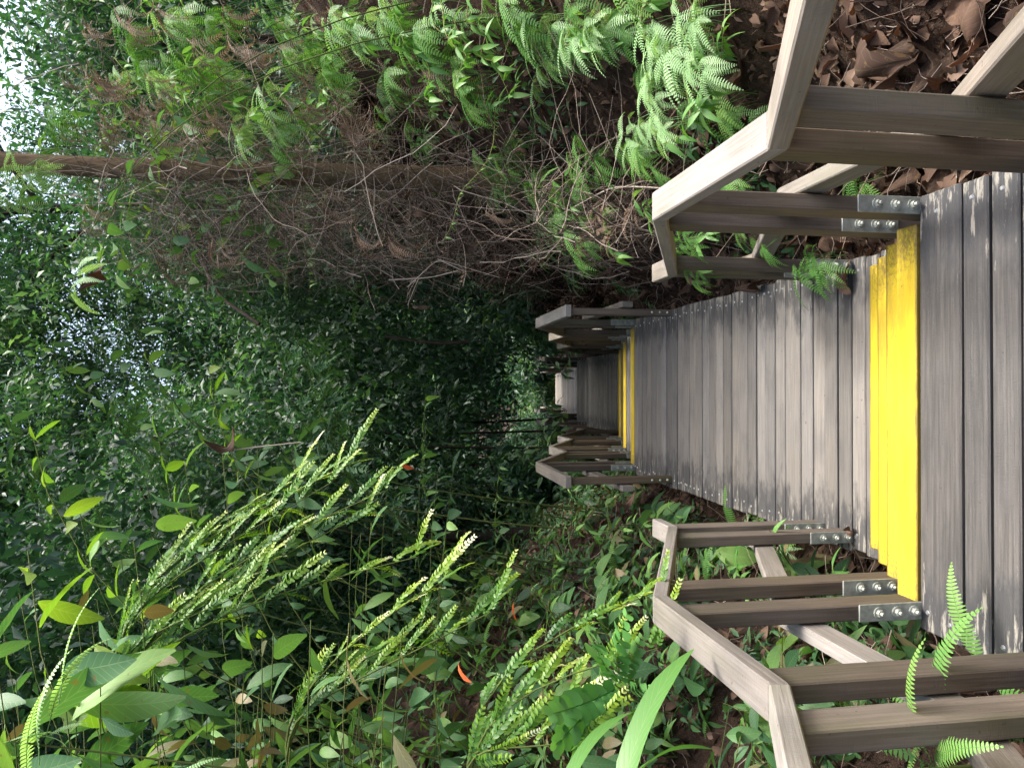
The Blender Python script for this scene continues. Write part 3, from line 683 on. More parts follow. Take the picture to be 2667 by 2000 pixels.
def trunk_mesh(seed, H, r, lean=(0, 0), mat='bark_dark', limbs=6, spread=2.0, z_l=0.6):
    rs = np.random.RandomState(seed); mb = MB(); n = 12; s = np.linspace(0, 1, n)
    pts = np.stack([lean[0]*s+0.02*H*np.sin(s*5+rs.uniform(0, 6))*s, lean[1]*s+0.02*H*np.sin(s*4+rs.uniform(0, 6))*s, H*s], 1)
    mb.tube(pts, r*(1.15-0.7*s)+0.35*r*np.exp(-s*14), 9)
    for k in range(limbs):
        f = z_l+(1-z_l)*rs.uniform(0, 1); p = frac_at(pts, f); az = rs.uniform(0, 6.28); L = spread*rs.uniform(0.5, 1.0)
        q = np.linspace(0, 1, 6); lp = p+np.stack([L*q*math.cos(az), L*q*math.sin(az), 0.7*L*q-0.25*L*q*q], 1)
        mb.tube(lp, np.linspace(r*0.4, r*0.08, 6), 5)
    return mb.mesh('trunk', M[mat])
TRUNK = [trunk_mesh(260+i, 7.0, 0.09+0.025*i, (0.5-0.3*i, 0.3*i-0.3)) for i in range(4)]
def tree(x, y, label, group, sc=1.0, k=0, crowns=2, tm=None, zoff=0.0, ch=None):
    t = thing('tree', label, 'tree', (x, y, gz(x, y)-0.15+zoff), (0, 0, U_(0, 6.28) if tm is None else 0), group, sc)
    obj('trunk', tm or TRUNK[k % 4], t)
    for c in range(crowns):
        hh = (ch or 7.0)-U_(0, 1.6)*c-0.2
        tag(obj('crown', CROWN[(k+c) % 4], t, (U_(-0.9, 0.9), U_(-0.9, 0.9), hh), (U_(-0.2, 0.2), U_(-0.2, 0.2), U_(0, 6.28)), U_(0.85, 1.2)), kind='stuff')
    return t
def bush(x, y, label, group, sc=1.0, ms=None, dz=0.0):
    t = thing('forest_bush', label, 'bush', (x, y, gz(x, y)-0.05+dz), (U_(-0.15, 0.15), U_(-0.15, 0.15), U_(0, 6.28)), group, sc)
    tag(obj('foliage', random.choice(ms or BUSH), t), kind='stuff')
    return t
random.seed(5); np.random.seed(5)

# the tree whose bare brown trunk stands on the steep bank
tb = at(1085, 395, 5.9); top = at(330, 350, 6.1)
main = thing('tree', 'tall tree with a straight bare orange-brown trunk on the twig-covered bank', 'tree', (tb.x, tb.y, tb.z-0.4))
dv = (top-tb); Hm = 8.5; lean = (dv.x/dv.z*Hm, dv.y/dv.z*Hm)
obj('trunk', trunk_mesh(300, Hm, 0.088, lean, 'bark', 7, 1.8, 0.7), main)
for c in range(3): tag(obj('crown', CROWN[c], main, (lean[0]+U_(-0.8, 0.8), lean[1]+U_(-0.6, 0.8), Hm-0.2-0.5*c), (0, 0, U_(0, 6)), 0.9), kind='stuff')
# forest on both sides
TL = 'slender forest tree with a dark trunk and leafy crown up the green slope'; TRr = 'slender forest tree with a dark trunk and leafy crown above the dry bank'; TF = 'forest tree with dark trunk and green crown beyond the end of the boardwalk'
k = 0; relabel = []
ORDS = ['first', 'second', 'third', 'fourth', 'fifth', 'sixth', 'seventh', 'eighth', 'ninth', 'tenth', 'eleventh', 'twelfth']
for (x, y, sc) in [(-3.4, 7.5, 0.85), (-5.2, 5.2, 0.9), (-4.6, 10.5, 0.9), (-2.9, 12.5, 0.8), (-6.5, 8.6, 1.1), (-5.5, 14.5, 1.0), (-3.0, 17.5, 0.9), (-8.5, 12, 1.2), (-7.0, 19, 1.2), (-6.0, 23, 1.0), (-9, 26, 1.3)]:
    t = tree(x, y, TL, 'trees up the green slope', sc, k, 2); k += 1; relabel.append((0, y, t))
for (x, y, sc) in [(2.6, 12.2, 0.8), (7.5, 18, 1.1), (6.4, 16.0, 0.9), (5.8, 13.2, 0.7), (6.9, 12.0, 0.8), (8.5, 23, 0.9), (10.0, 28.5, 1.1)]:
    t = tree(x, y, TRr, 'trees above the dry bank', sc, k, 2); k += 1; relabel.append((1, y, t))
for (x, y, sc) in [(-9, 36, 1.1), (9, 35, 1.1), (-4, 52, 1.4), (4.5, 52, 1.4), (-10, 40, 1.4), (10, 38, 1.4), (-8, 55, 1.6), (8, 55, 1.6), (0, 60, 1.6), (-16, 50, 1.8), (16, 48, 1.8)]:
    tree(x, y, TF, 'trees beyond the end of the boardwalk', sc, k, 3, ch=6.0); k += 1
OV = 'leafy young tree with low branches leaning over the middle flights'
for (x, y, sc, ch) in [(-1.9, 10.2, 0.75, 6.5), (2.6, 10.8, 0.7, 6.5), (-2.4, 13.5, 0.9, 6.8), (4.9, 14.6, 0.9, 6.8), (-3.6, 17.0, 0.9, 7), (3.6, 17.5, 0.95, 7), (-4.2, 15.5, 1.1, 7), (5.2, 18.5, 0.9, 7), (-5.5, 21, 1.2, 7), (5.4, 23.5, 1.1, 7), (-3.4, 9.0, 0.8, 6.5), (-3.2, 6.6, 0.9, 7), (-8.0, 28, 1.3, 7),  (-4.4, 12.2, 1.0, 7)]:
    t = tree(x, y, OV, 'young trees over the middle flights', sc, k, 0); k += 1; relabel.append((2 if x < 0 else 3, y, t))
    lx = -x*0.15/sc
    for q in range(5):
        hh = ch-q*1.15
        tag(obj('crown', CROWN[(k+q) % 4], t, (U_(-0.6, 0.6)+lx*U_(0, 1), U_(-0.8, 0.8), hh), (U_(-0.2, 0.2), U_(-0.2, 0.2), U_(0, 6.28)), U_(0.6, 0.95)), kind='stuff')
    t.rotation_euler.z = 0
for (x, y, sc) in [(-10.0, 33, 1.9), (15, 37, 1.9), (0.3, 56, 2.6), (-14, 36, 2.2), (12, 42, 1.9), (-12, 30, 2.2), (18, 38, 1.8), (-4.5, 44, 2.6), (5, 45, 2.6)]:
    t = tree(x, y, TF, 'trees beyond the end of the boardwalk', sc, k, 0); k += 1
    for q in range(6): tag(obj('crown', CROWN[(k+q) % 4], t, (U_(-1, 1), U_(-1, 1), 7.2-q*1.1), (0, 0, U_(0, 6.28)), U_(0.8, 1.15)), kind='stuff')
CROWNB = [crown_mesh(250+i, 3.4, 2.8, 150, 72, (1.0, 2.2)) for i in range(3)]
for n_, (x, y, sc, lab) in enumerate([(-3.8, 15.5, 1.7, 'tall leafy tree standing up the slope behind the feathery shrub'), (3.9, 19.5, 1.9, 'tall leafy tree behind the bare brown trunk'), (-6.8, 12.5, 1.6, 'tall tree high on the slope behind the long-leaved saplings'), (-6.0, 21.0, 2.0, 'tall tree rising over the far landings, on the leafy slope side'), (-10.0, 17.0, 1.9, 'tall tree deep in the forest above the slope'), (-8.6, 27.0, 2.2, 'tall tree deep in the forest beyond the far landings')]):
    t = tree(x, y, lab, None, sc, n_, 0, tm=TRUNK[n_ % 4])
    for q in range(6): tag(obj('crown', CROWNB[(n_+q) % 3], t, (U_(-0.7, 0.7)-(0.22 if y < 20 else 0.0)*x/sc*(q % 3), U_(-0.6, 0.6), 7.4-1.15*q), (U_(-0.2, 0.2), U_(-0.2, 0.2), U_(0, 6.28)), U_(0.75, 1.0)/sc*1.1), kind='stuff')
    if n_ < 2:
        for q in range(5): tag(obj('crown', CROWNB[q % 3], t, ((-x*(0.35+0.2*q)+U_(-0.9, 0.9))/sc, (3.5+U_(-0.5, 1.5))/sc, (8.4+1.5*((q*2) % 5)+n_)/sc), (0, 0, U_(0, 6.28)), 0.72/sc), kind='stuff')
for gi, tx in enumerate(('%s slender dark-trunked tree down the path among those up the green slope', '%s slender dark-trunked tree down the path among those above the dry bank', '%s low-branched young tree down the path on the leafy slope side', '%s low-branched young tree down the path on the dark bank side')):
    for n_, (_, _, t) in enumerate(sorted([r for r in relabel if r[0] == gi], key=lambda r: r[1])): t['label'] = tx % ORDS[n_]
# understorey
BL = 'loose dark green forest bush on the shaded upper slope'; BR = 'loose green forest bush growing along the top of the dry bank'; BF = 'dense green forest bush beside the far boardwalk flights'
for i in range(70):
    y = U_(4.0, 15); x = -U_(2.6, 3.4+0.35*y); bush(x, y, BL, 'bushes on the upper slope', U_(0.7, 1.5), BUSH+BUSHL)
for i in range(56):
    y = U_(9.0, 17); x = U_(2.8, 3.0+0.35*y); bush(x, y, BR, 'bushes along the top of the dry bank', U_(0.7, 1.5))
BUSHD = [bush_mesh(230+i, 22, 40, 'thicket', SMALL3, (0.5, 1.0)) for i in range(3)]
for i in range(46):
    y = U_(6.6, 11.0); x = U_(1.15, 2.9); t = bush(x, y, 'dark brown dry thicket on the steep bank beside the trunk', 'dry thickets on the steep bank', U_(0.5, 0.95), BUSHD); t.name = 'dry_thicket'
for i in range(110):
    y = U_(11.0, 40); s = random.choice((-1, 1)); x = s*(0.9+U_(0.2, 1.0)**1.5*(2.5+0.16*y)); bush(x, y, BF, 'bushes beside the far flights', U_(0.8, 1.8))
for i in range(26):
    s = random.choice((-1, -1, 1)); y = U_(22, 35); bush(s*U_(1.2, 3.2), y, 'leafy bush beside the last visible landings', 'bushes beside the last landings', U_(0.7, 1.2))
for i in range(14):
    y = U_(10.5, 14.5); x = -0.95-U_(0.05, 0.6); bush(x, y, 'small leafy bush at the foot of the slope beside the dark landing', 'small bushes beside the dark landing', U_(0.35, 0.6), BUSH+BUSHL)
for i in range(60):
    y = U_(33, 48); x = U_(-10, 10); bush(x, y, 'dense green bush beyond the end of the boardwalk', 'bushes beyond the end of the boardwalk', U_(1.5, 3.0))

# ------------------------------------------------------------------ the green slope
GS = 'low broad-leaved plant on the green slope beside the handrail'
for i in range(330):
    y = U_(2.2, 10.5); x = -0.95-U_(0.0, 1.0)**1.3*(1.2+0.22*y)
    h = U_(0.12, 0.45) if x > -1.5 else U_(0.2, 0.8)
    if i % 2: y = U_(2.6, 7.5); x = -0.92-U_(0, 1.3); h = U_(0.10, 0.35)
    r = random.random()
    nm_ = ('tiny broad-leaved seedling' if h < 0.2 else 'low broad-leaved plant' if h < 0.4 else 'tall broad-leaved plant')+(' at the foot of the green slope' if x > -1.35 else ' partway up the green slope' if x > -2.1 else ' high on the green slope')
    if r < 0.62: leafy(x, y, nm_, nm_, BROAD, h, random.randint(6, 11), U_(0.75, 1.35), h*U_(0.4, 1.0), young=LANCE, pitch=(-0.7, 0.3))
    elif r < 0.78: leafy(x, y, 'olive-brown drooping plant with faded leaves on the green slope', 'olive plants on the green slope', OLIVE, h*0.8, random.randint(4, 7), U_(0.7, 1.1), 0.2, pitch=(-0.7, 0.2))
    elif r < 0.90: leafy(x, y, 'small bright plant with narrow pointed leaves on the green slope', 'small bright plants on the green slope', LANCE, h, random.randint(8, 14), U_(0.7, 1.1), 0.15)
    else: fern(x, y, 'small green fern on the green slope', 'small ferns on the green slope', 'sword', random.randint(3, 5), U_(0.5, 0.8))
# ------------------------------------------------------------------ picked-out plants of the slope
def P(xd, yd, Y): return at(xd, yd, Y)
feathery(P(250, 1560, 3.3), [P(760, 985, 3.5), P(720, 1030, 3.4), P(830, 1075, 3.3), P(790, 1120, 3.3), P(900, 1200, 3.2), P(640, 1040, 3.6), P(560, 1250, 3.2)], 'feathery shrub with lime tips arching above the green slope', None, 2)
feathery(P(620, 1650, 2.9), [P(1060, 1320, 2.9), P(960, 1270, 3.0), P(900, 1380, 3.0)], 'feathery shrub with few lime sprays below the larger feathery shrub', None, 2)
feathery(P(1010, 1690, 2.45), [P(1430, 1265, 2.55), P(1420, 1390, 2.35), P(1290, 1490, 2.3), P(1260, 1575, 2.2)], 'feathery shrub with cream flower tips touching the handrail corner', None, 2, 0.9)
# glossy compound-leaved plant by the rail
c0 = P(1345, 1480, 2.25); t = thing('compound_leaf_plant', 'glossy plant with overlapping round leaflets beside the handrail corner', 'plant', c0)
for i, (xd, yd) in enumerate([(1150, 1450), (1160, 1520), (1245, 1330), (1320, 1330), (1400, 1400), (1210, 1580), (1390, 1500)]):
    e = P(xd, yd, 2.15)-c0; az = math.atan2(e.y, e.x)-math.pi/2; sl = math.atan2(e.z, math.hypot(e.x, e.y))
    obj('compound_leaf', COMPOUND[i % 2], t, (0, 0, 0), (sl+0.15, U_(0.3, 0.8), az), max(0.6, e.length/0.26))
# long strap leaves
for (a, b, lab) in [((1340, 1740, 1.75), (1555, 1425, 1.80), 'long broad strap leaf plant leaning over the handrail corner'), ((1215, 1720, 1.9), (1410, 1545, 1.95), 'shorter strap leaf plant behind the feathery shrub')]:
    p0 = P(*a); p1 = P(*b); e = p1-p0; t = thing('strap_leaf_plant', lab, 'plant', p0)
    az = math.atan2(e.y, e.x)-math.pi/2; sl = math.atan2(e.z, math.hypot(e.x, e.y))
    obj('leaf', STRAP[0], t, (0, 0, 0), (sl+0.45, 0.5, az), e.length/0.46)
    obj('leaf', STRAP[1], t, (0, 0, 0), (sl+0.2, 0.2, az+0.55), e.length/0.62)
    q = gz(p0.x, p0.y)-p0.z; obj('stem', stem_mesh(np.array([(0, 0, 0), (-0.02, 0.02, q*0.5), (-0.04, 0.03, q-0.02)]), 0.006, 0.008), t)
# leafy plant growing up through the handrail
def hero(xd, yd, Y, label, leaves, n, sc, pitch=(-0.5, 0.4), t0=0.45, group=None, name='sapling', cat='sapling', reach=0.0, spread=True):
    # rooted on the bank, the stem bending out towards the path
    tip = P(xd, yd, Y)
    sd = -1 if yd > 700 else 1
    by = Y+U_(-0.1, 0.3); cand = [x_ for x_ in np.arange(0.08, 1.9, 0.07)*sd+tip.x if x_*sd > 0.98] or [sd*1.05]
    bx = min(cand, key=lambda x_: max(0.12, tip.z-gz(x_, by))+0.55*abs(tip.x-x_)+0.02*random.random())
    bz_ = gz(bx, by)-0.02
    if tip.z < bz_+0.1: bx = tip.x; by = Y; bz_ = min(gz(bx, by), tip.z-0.12)
    t = thing(name, label, cat, (bx, by, bz_), (0, 0, 0), group)
    s = np.linspace(0, 1, 9)[:, None]; e = np.array((tip.x-bx, tip.y-by, tip.z-bz_)); ct = np.array((e[0]*0.25, e[1]*0.3, e[2]*0.85+0.12*abs(e[0])))
    pts = 2*s*(1-s)*ct+s*s*e; Ls = float(np.linalg.norm(e))
    obj('stem', stem_mesh(pts, 0.0018+0.0012*Ls, 0.0016, 'stem', 4, U_(0.1, 0.7)), t)
    a0 = U_(0, 6.28)
    if t0 > 0.6 and spread: t0 -= 0.22; n = int(n*1.8)
    for i in range(n):
        f = t0+(1-t0)*(i+0.5)/n
        obj('leaf', random.choice(leaves), t, tuple(frac_at(pts, f)), (U_(*pitch), U_(-0.4, 0.4), a0+i*2.4+U_(-0.5, 0.5)), sc*U_(0.7, 1.15))
    return t
hero(1690, 1370, 2.55, 'green pointed-leaf plant growing up through the handrail beside the yellow step', BIGG, 9, 0.62)
hero(1655, 1420, 2.45, 'low pointed-leaf plant at the foot of the handrail', BROAD, 8, 0.7)
hero(1575, 1530, 2.1, 'plant with paired rounded leaves below the handrail corner', BROAD, 12, 0.55)
hero(1600, 1590, 2.0, 'plant with paired rounded leaves beside the strap leaf', BROAD, 12, 0.5)
hero(1590, 1200, 3.9, 'bright climbing plant between the last posts of the first flight', LANCE, 16, 0.9)
hero(1650, 1230, 3.6, 'bright fresh plant behind the sloping handrail', BROAD, 12, 0.55)
hero(1800, 1215, 3.2, 'pale green plant with paired leaves at the yellow step edge', LANCE, 16, 0.75)
hero(1840, 1240, 3.1, 'pale green seedling at the yellow step edge', LANCE, 9, 0.7)
for (xd, yd, Y, n, lab) in [(1930, 1560, 1.75, 4, 'green sword fern poking through the handrail beside the grey deck'), (1890, 1640, 1.5, 5, 'green sword fern under the nearest sloping handrail'), (2060, 1450, 1.9, 3, 'small fern at the deck edge beside the handrail post'),
                          (1640, 1200, 3.8, 4, 'small fern behind the bright climbing plant')]:
    p = P(xd, yd, Y); fern(p.x, p.y, lab, None, 'sword', n, 0.55, z=p.z-0.12)
# tall saplings with big thin leaves that catch the light
hero(60, 1190, 2.7, 'sapling with large yellow-green leaves lit from behind, topmost on the slope', YOUNG, 6, 1.0, t0=0.82, pitch=(-0.9, 0.0))
hero(200, 1350, 2.6, 'sapling with one broad yellow-green leaf above the dark leaves', YOUNG, 4, 1.2, t0=0.9, pitch=(-1.0, -0.2))
hero(130, 1420, 2.4, 'sapling with long dark green leaves under the yellow-green leaf', BIGG, 10, 1.25, t0=0.65, pitch=(-1.1, -0.1))
hero(330, 1420, 2.8, 'dark long-leaved sapling behind the feathery shrub', BIGG, 10, 1.1, t0=0.6, pitch=(-1.0, -0.1))
hero(30, 1560, 2.2, 'grey-green long-leaved sapling at the pale fern', BIGG, 8, 1.2, t0=0.7, pitch=(-1.1, -0.1))
hero(400, 1000, 4.2, 'tall sapling with bright green pointed leaves in front of the dark forest', BIGG, 16, 0.6, t0=0.6)
hero(450, 790, 4.6, 'thin sapling topped by fresh yellow-green leaves', YOUNG, 9, 0.5, t0=0.82)
hero(340, 930, 4.0, 'sapling with broad green leaves under the fresh sapling', YOUNG, 9, 0.55, t0=0.75)
hero(920, 850, 5.6, 'slender seedling with a few bright drooping leaves above the far handrail', LANCE, 9, 1.35, t0=0.72)
hero(920, 930, 5.4, 'seedling with rounded bright leaves below the slender seedling', BROAD, 7, 0.75, t0=0.7)
hero(330, 500, 6.0, 'bright grass-like sapling with long lime leaves before the dark forest', YOUNG, 10, 0.62, t0=0.8, pitch=(-0.2, 0.9))
hero(180, 470, 6.2, 'bright thin-leaved sapling beside the lime sapling', LANCE, 22, 1.3, t0=0.7)
hero(40, 480, 6.4, 'bright thin-leaved sapling with arching tips near the tree trunk', LANCE, 22, 1.4, t0=0.75)
hero(250, 600, 5.6, 'sapling with mixed bright leaves and caught dead leaves', BIGG, 12, 0.9, t0=0.7)
hero(60, 900, 3.6, 'sapling with bright glossy leaves above the slope', YOUNG, 9, 0.6, t0=0.8)
hero(560, 600, 7.0, 'dark blue-green sapling with feathery compound leaves in the shade', DPIN, 10, 1.1, t0=0.6, pitch=(-0.4, 0.3))
hero(620, 640, 7.2, 'second blue-green sapling with compound leaves in the shade', DPIN, 10, 1.1, t0=0.6, pitch=(-0.4, 0.3))
hero(780, 1150, 4.4, 'dark-leaved sapling behind the lime sprays', BIGG, 9, 0.8, t0=0.5)
hero(980, 1010, 5.6, 'bushy bright-leaved plant beside the far handrail', BROAD, 16, 0.95, t0=0.2)
hero(1080, 1000, 6.2, 'small bushy plant with fresh tips beside the far handrail', LANCE, 20, 0.9, t0=0.2)
for i in range(44):
    xd = U_(150, 1000); yd = U_(950, 1640); Y = U_(3.2, 6.0); p = P(xd, yd, Y)
    if p.z-gz(min(p.x, -1.0), p.y) < 0.1: continue
    hero(xd, yd, Y, 'dark sapling with long drooping leaves in the shade of the slope', random.choice((BIGG, BROAD, BROAD)), random.randint(10, 16), U_(0.5, 0.9), t0=U_(0.2, 0.5), pitch=(-1.0, 0.1), group='dark saplings on the slope', name='dark_sapling', cat='sapling')
for i in range(44):
    xd = U_(-60, 900); yd = U_(1230, 1659); Y = U_(2.3, 3.3)
    lv = random.choice((BIGG, BROAD, BROAD, OLIVE)); wd_ = 'long-leaved green' if lv is BIGG else 'short-leaved green' if lv is BROAD else 'faded olive-leaved'
    hero(xd, yd, Y, wd_+' sapling crowding the near side of the slope', lv, random.randint(10, 16), U_(0.5, 0.9), t0=U_(0.05, 0.25), pitch=(-1.0, 0.0), group=wd_+' saplings crowding the slope', reach=0.5)
for i in range(26):
    xd = U_(0, 700); yd = U_(560, 1000); Y = U_(5.0, 8.0)
    lv = random.choice((BROAD, BIGG, DPIN, LANCE)); wd_ = 'broad-leaved' if lv is BROAD else 'long-leaved' if lv is BIGG else 'compound-leaved' if lv is DPIN else 'narrow-leaved'
    hero(xd, yd, Y, 'thin '+wd_+' sapling reaching out of the shade above the path', lv, random.randint(10, 16), U_(0.7, 1.1), t0=U_(0.5, 0.75), pitch=(-0.8, 0.2), group='thin '+wd_+' saplings above the path', reach=0.4)
for i in range(34):
    xd = U_(1180, 1900); yd = U_(1090, 1330) if i % 3 else U_(1050, 1180); Y = U_(2.9, 5.5); p = P(xd, yd, Y)
    if p.x > -0.85: continue
    if p.z < gz(p.x, p.y): continue
    hero(xd, yd, min(Y, 5), 'fresh green plant at the foot of the slope behind the handrail', random.choice((BROAD, LANCE, LANCE)), random.randint(9, 15), U_(0.6, 0.9), t0=0.25, pitch=(-0.5, 0.5), group='fresh plants behind the handrail', name='leafy_plant', cat='plant')
# pale fern fronds close by, reaching into view
for (xd, yd, Y, tx, ty, lab) in [(60, 1690, 1.6, 170, 1380, 'long pale fern reaching up beside the long-leaved sapling'), (20, 1600, 1.6, 150, 1580, 'pale fern with short fronds below the long pale fern'), (330, 1720, 1.5, 470, 1625, 'single pale fern frond above the dark undergrowth')]:
    p = P(xd, yd, Y); q = P(tx, ty, Y); e = q-p; t = thing('fern', lab, 'fern', p)
    az = math.atan2(e.y, e.x)-math.pi/2 if abs(e.x)+abs(e.y) > 1e-3 else 0; sl = math.atan2(e.z, math.hypot(e.x, e.y))
    for j in range(1 if 'single' in lab else 4): obj('frond', SWORDP[j % 3], t, tuple(e*0.22*j), (sl+0.25+U_(-0.35, 0.35), U_(-0.3, 0.6), az+U_(-0.35, 0.35)), e.length/(0.36 if 'single' in lab else 0.5))
    gq = gz(p.x-0.5, p.y+0.2)-p.z; obj('stem', stem_mesh(np.array([(0, 0, 0), (-0.25, 0.1, gq*0.4), (-0.5, 0.2, gq)]), 0.002, 0.003), t)
t = hero(150, 640, 4.4, 'pale silvery climbing fern among the dark leaves above the path', SWORDP, 5, 0.65, t0=0.94, pitch=(-0.7, 0.3), name='fern', cat='fern', spread=False)
for ch in t.children: ch.name = 'frond' if ch.name.startswith('leaf') else ch.name
for (xd, yd, Y, kd, sc, lab) in [(1120, 1190, 4.6, 'sword', 0.9, 'bluish fern lying on the green slope'), (1180, 1215, 4.3, 'sword', 0.7, 'small bluish fern under the larger one'), (1370, 1160, 4.6, 'forkp', 0.7, 'silvery spike-leaved fern at the foot of the far handrail'), (1390, 1205, 4.2, 'forkp', 0.7, 'silvery spike-leaved fern near the middle of the slope'), (1050, 1180, 4.8, 'sword', 0.8, 'long-fronded fern above the bluish fern')]:
    p = P(xd, yd, Y); fern(p.x, p.y, lab, None, kd, 5, sc)

# ------------------------------------------------------------------ the dry bank
FB = 'bright green scrambling fern on the leaf-littered bank'
for i in range(95):
    y = U_(2.9, 8.5); x = 1.0+U_(0, 1)*(0.7+0.32*y)
    fern(x, y, FB, 'scrambling ferns on the bank', random.choice(('fork', 'fork', 'forkp')), random.randint(3, 5), U_(0.6, 1.05), face=math.pi+U_(-0.5, 0.5), dz=U_(0, 0.06))
def bank_clump(xd, yd, Y, kind, n, sc, lab, group=None, spread=0.18):
    p = P(xd, yd, Y)
    t = fern(p.x, p.y, lab, group, kind, n, sc, face=math.pi-0.5, z=p.z-0.05)
    g = gz(p.x+0.5, p.y+0.1); obj('stem', stem_mesh(np.array([(0, 0, 0.02), (0.25, 0.05, (g-p.z)*0.35), (0.5, 0.1, g-p.z)]), 0.002, 0.003, 'twig', 3, 0.6), t)
    return t
BC = 'clump of green fern hanging from the steep bank'
for (xd, yd, Y, kd, n, sc) in [(620, 200, 5.0, 'forkp', 7, 1.0), (570, 280, 5.2, 'forkp', 6, 0.9), (640, 250, 5.0, 'fork', 5, 0.9), (1100, 330, 5.4, 'fork', 8, 1.0), (1150, 300, 5.2, 'fork', 8, 1.0), (1190, 360, 5.0, 'fork', 6, 0.9), (1110, 390, 5.3, 'fork', 5, 0.9), (1250, 400, 4.6, 'fork', 6, 0.8), (1230, 460, 4.8, 'fork', 7, 0.8), (1290, 500, 4.5, 'fork', 6, 0.8),
                          (1330, 300, 4.2, 'fork', 6, 0.9), (1290, 350, 4.4, 'fork', 6, 0.8), (1420, 240, 3.8, 'forkp', 6, 0.8), (1400, 300, 3.9, 'forkp', 6, 0.7), (1460, 180, 3.5, 'forkp', 7, 0.8), (1500, 90, 3.2, 'forkp', 8, 0.8), (1540, 110, 3.0, 'forkp', 7, 0.7), (1480, 40, 3.4, 'forkp', 8, 0.9), (1560, 30, 3.0, 'forkp', 8, 0.8), (1470, 260, 3.4, 'forkp', 6, 0.7), (1440, 330, 3.5, 'fork', 6, 0.7),
                          (960, 60, 4.6, 'fork', 8, 1.0), (900, 30, 4.8, 'fork', 8, 1.1), (830, 40, 5.0, 'forkp', 8, 1.1), (1060, 170, 4.6, 'fork', 8, 1.0), (1020, 120, 4.7, 'fork', 8, 1.0), (760, 20, 5.0, 'forkp', 7, 1.0), (1220, 40, 4.2, 'forkp', 8, 1.0), (1290, 60, 4.0, 'forkp', 8, 0.9), (1350, 30, 3.8, 'forkp', 8, 0.9), (1180, 20, 4.3, 'fork', 8, 1.0), (690, 90, 5.2, 'fork', 6, 0.9), (560, 200, 5.6, 'fork', 6, 0.9), (100, 330, 5.8, 'forkp', 6, 1.0), (60, 380, 5.8, 'forkp', 5, 1.0), (480, 30, 5.6, 'fork', 7, 1.1), (400, 90, 5.8, 'fork', 6, 1.0), (330, 40, 6.0, 'fork', 7, 1.1), (1560, 400, 3.2, 'fork', 5, 0.7), (1500, 480, 3.4, 'fork', 5, 0.6), (1620, 380, 2.9, 'fork', 5, 0.6), (1520, 570, 3.6, 'fork', 4, 0.6)]:
    if kd == 'forkp': lab, gr = ('broad clump of pale green fern spilling down to the near handrail', 'pale fern clumps by the near handrail') if xd > 1300 else ('clump of pale green fern hanging high on the steep bank', 'pale fern clumps high on the bank')
    else: lab, gr = (BC, 'fern clumps hanging from the bank') if xd < 1000 else ('bright green fern clump among twigs on the middle of the bank', 'bright fern clumps among twigs') if xd < 1400 else ('small green fern clump on leaf litter beside the first flight', 'small fern clumps beside the first flight')
    bank_clump(xd, yd, Y, kd, n, sc, lab, gr)
for i in range(34):
    xd = U_(150, 900); yd = U_(-10, 240); Y = U_(4.9, 6.4)
    if random.random() < 0.55: bank_clump(xd, yd, Y, random.choice(('fork', 'forkp', 'fork')), random.randint(4, 7), U_(0.8, 1.1), 'loose green fern hanging high among the dead fronds', 'loose ferns among the dead fronds')
    else: vine(P(xd, yd, Y), P(xd+U_(60, 160), yd+U_(-40, 90), Y-0.2), 'leafy climber trailing high among the dead fronds', 'leafy climbers among the dead fronds', random.randint(6, 10), U_(0.7, 1.0), 0.2)
bank_clump(1800, 540, 2.95, 'fork', 7, 0.75, 'fresh green fern growing over the post foot at the yellow step')
bank_clump(1680, 490, 2.75, 'fork', 3, 0.6, 'single fern sprig held between two handrail posts')
# lance-leaved climbers
VL = 'climbing vine with bright lance-shaped leaves trailing over the bank'
for (a, b, n) in [((880, -30, 4.6), (960, 120, 4.4), 9), ((930, -20, 4.5), (1000, 200, 4.3), 11), ((860, 60, 4.7), (940, 230, 4.4), 10), ((980, 40, 4.4), (1090, 190, 4.3), 10), ((1000, -30, 4.4), (1060, 110, 4.3), 9), ((840, -20, 4.8), (860, 130, 4.6), 9), ((1180, -20, 4.0), (1230, 130, 3.9), 8), ((1260, -20, 3.9), (1330, 110, 3.8), 9), ((1340, -30, 3.7), (1390, 90, 3.6), 8), ((1440, -30, 3.3), (1540, 90, 3.1), 9), ((1010, 250, 4.6), (1120, 170, 4.5), 8), ((1480, 60, 3.1), (1430, 330, 3.3), 12), ((1560, 60, 2.9), (1450, 300, 3.1), 12),
                  ((740, 30, 5.0), (800, 90, 4.8), 7), ((1230, 330, 4.6), (1130, 420, 4.9), 8), ((1330, 560, 4.2), (1240, 440, 4.6), 9), ((1500, 590, 3.6), (1490, 480, 3.7), 7), ((1430, 500, 3.9), (1380, 420, 4.0), 8)]:
    vine(P(*a), P(*b), VL, 'lance-leaved vines on the bank', n, 1.0, 0.2)
vine(P(1085, 205, 4.6), P(940, 520, 4.9), 'thin wiry vine with tiny pale paired leaves hanging before the trunk', None, 14, 0.42, 0.05)
# dry ferns
for i in range(170):
    xd = U_(120, 1180); yd = U_(10, 420) if i % 3 else U_(150, 560); Y = U_(6.1, 6.8) if 290 < yd < 430 else U_(4.8, 6.6); p = P(xd, yd, Y)
    t = fern(p.x, p.y, 'curled brown dead fern hanging in the twig tangle', 'dead ferns in the twig tangle', 'dead', random.randint(3, 6), U_(0.8, 1.25), face=math.pi, z=p.z, tilt=-0.7, name='dead_fern')
for (xd, yd, Y) in [(1270, 470, 4.4), (1310, 500, 4.2), (1240, 520, 4.6), (1350, 450, 4.1), (1290, 440, 4.3)]:
    bank_clump(xd, yd, Y, 'dead', 7, 0.8, 'straw-coloured dry fern at the foot of the bank', 'straw-coloured dry ferns').name = 'dead_fern'
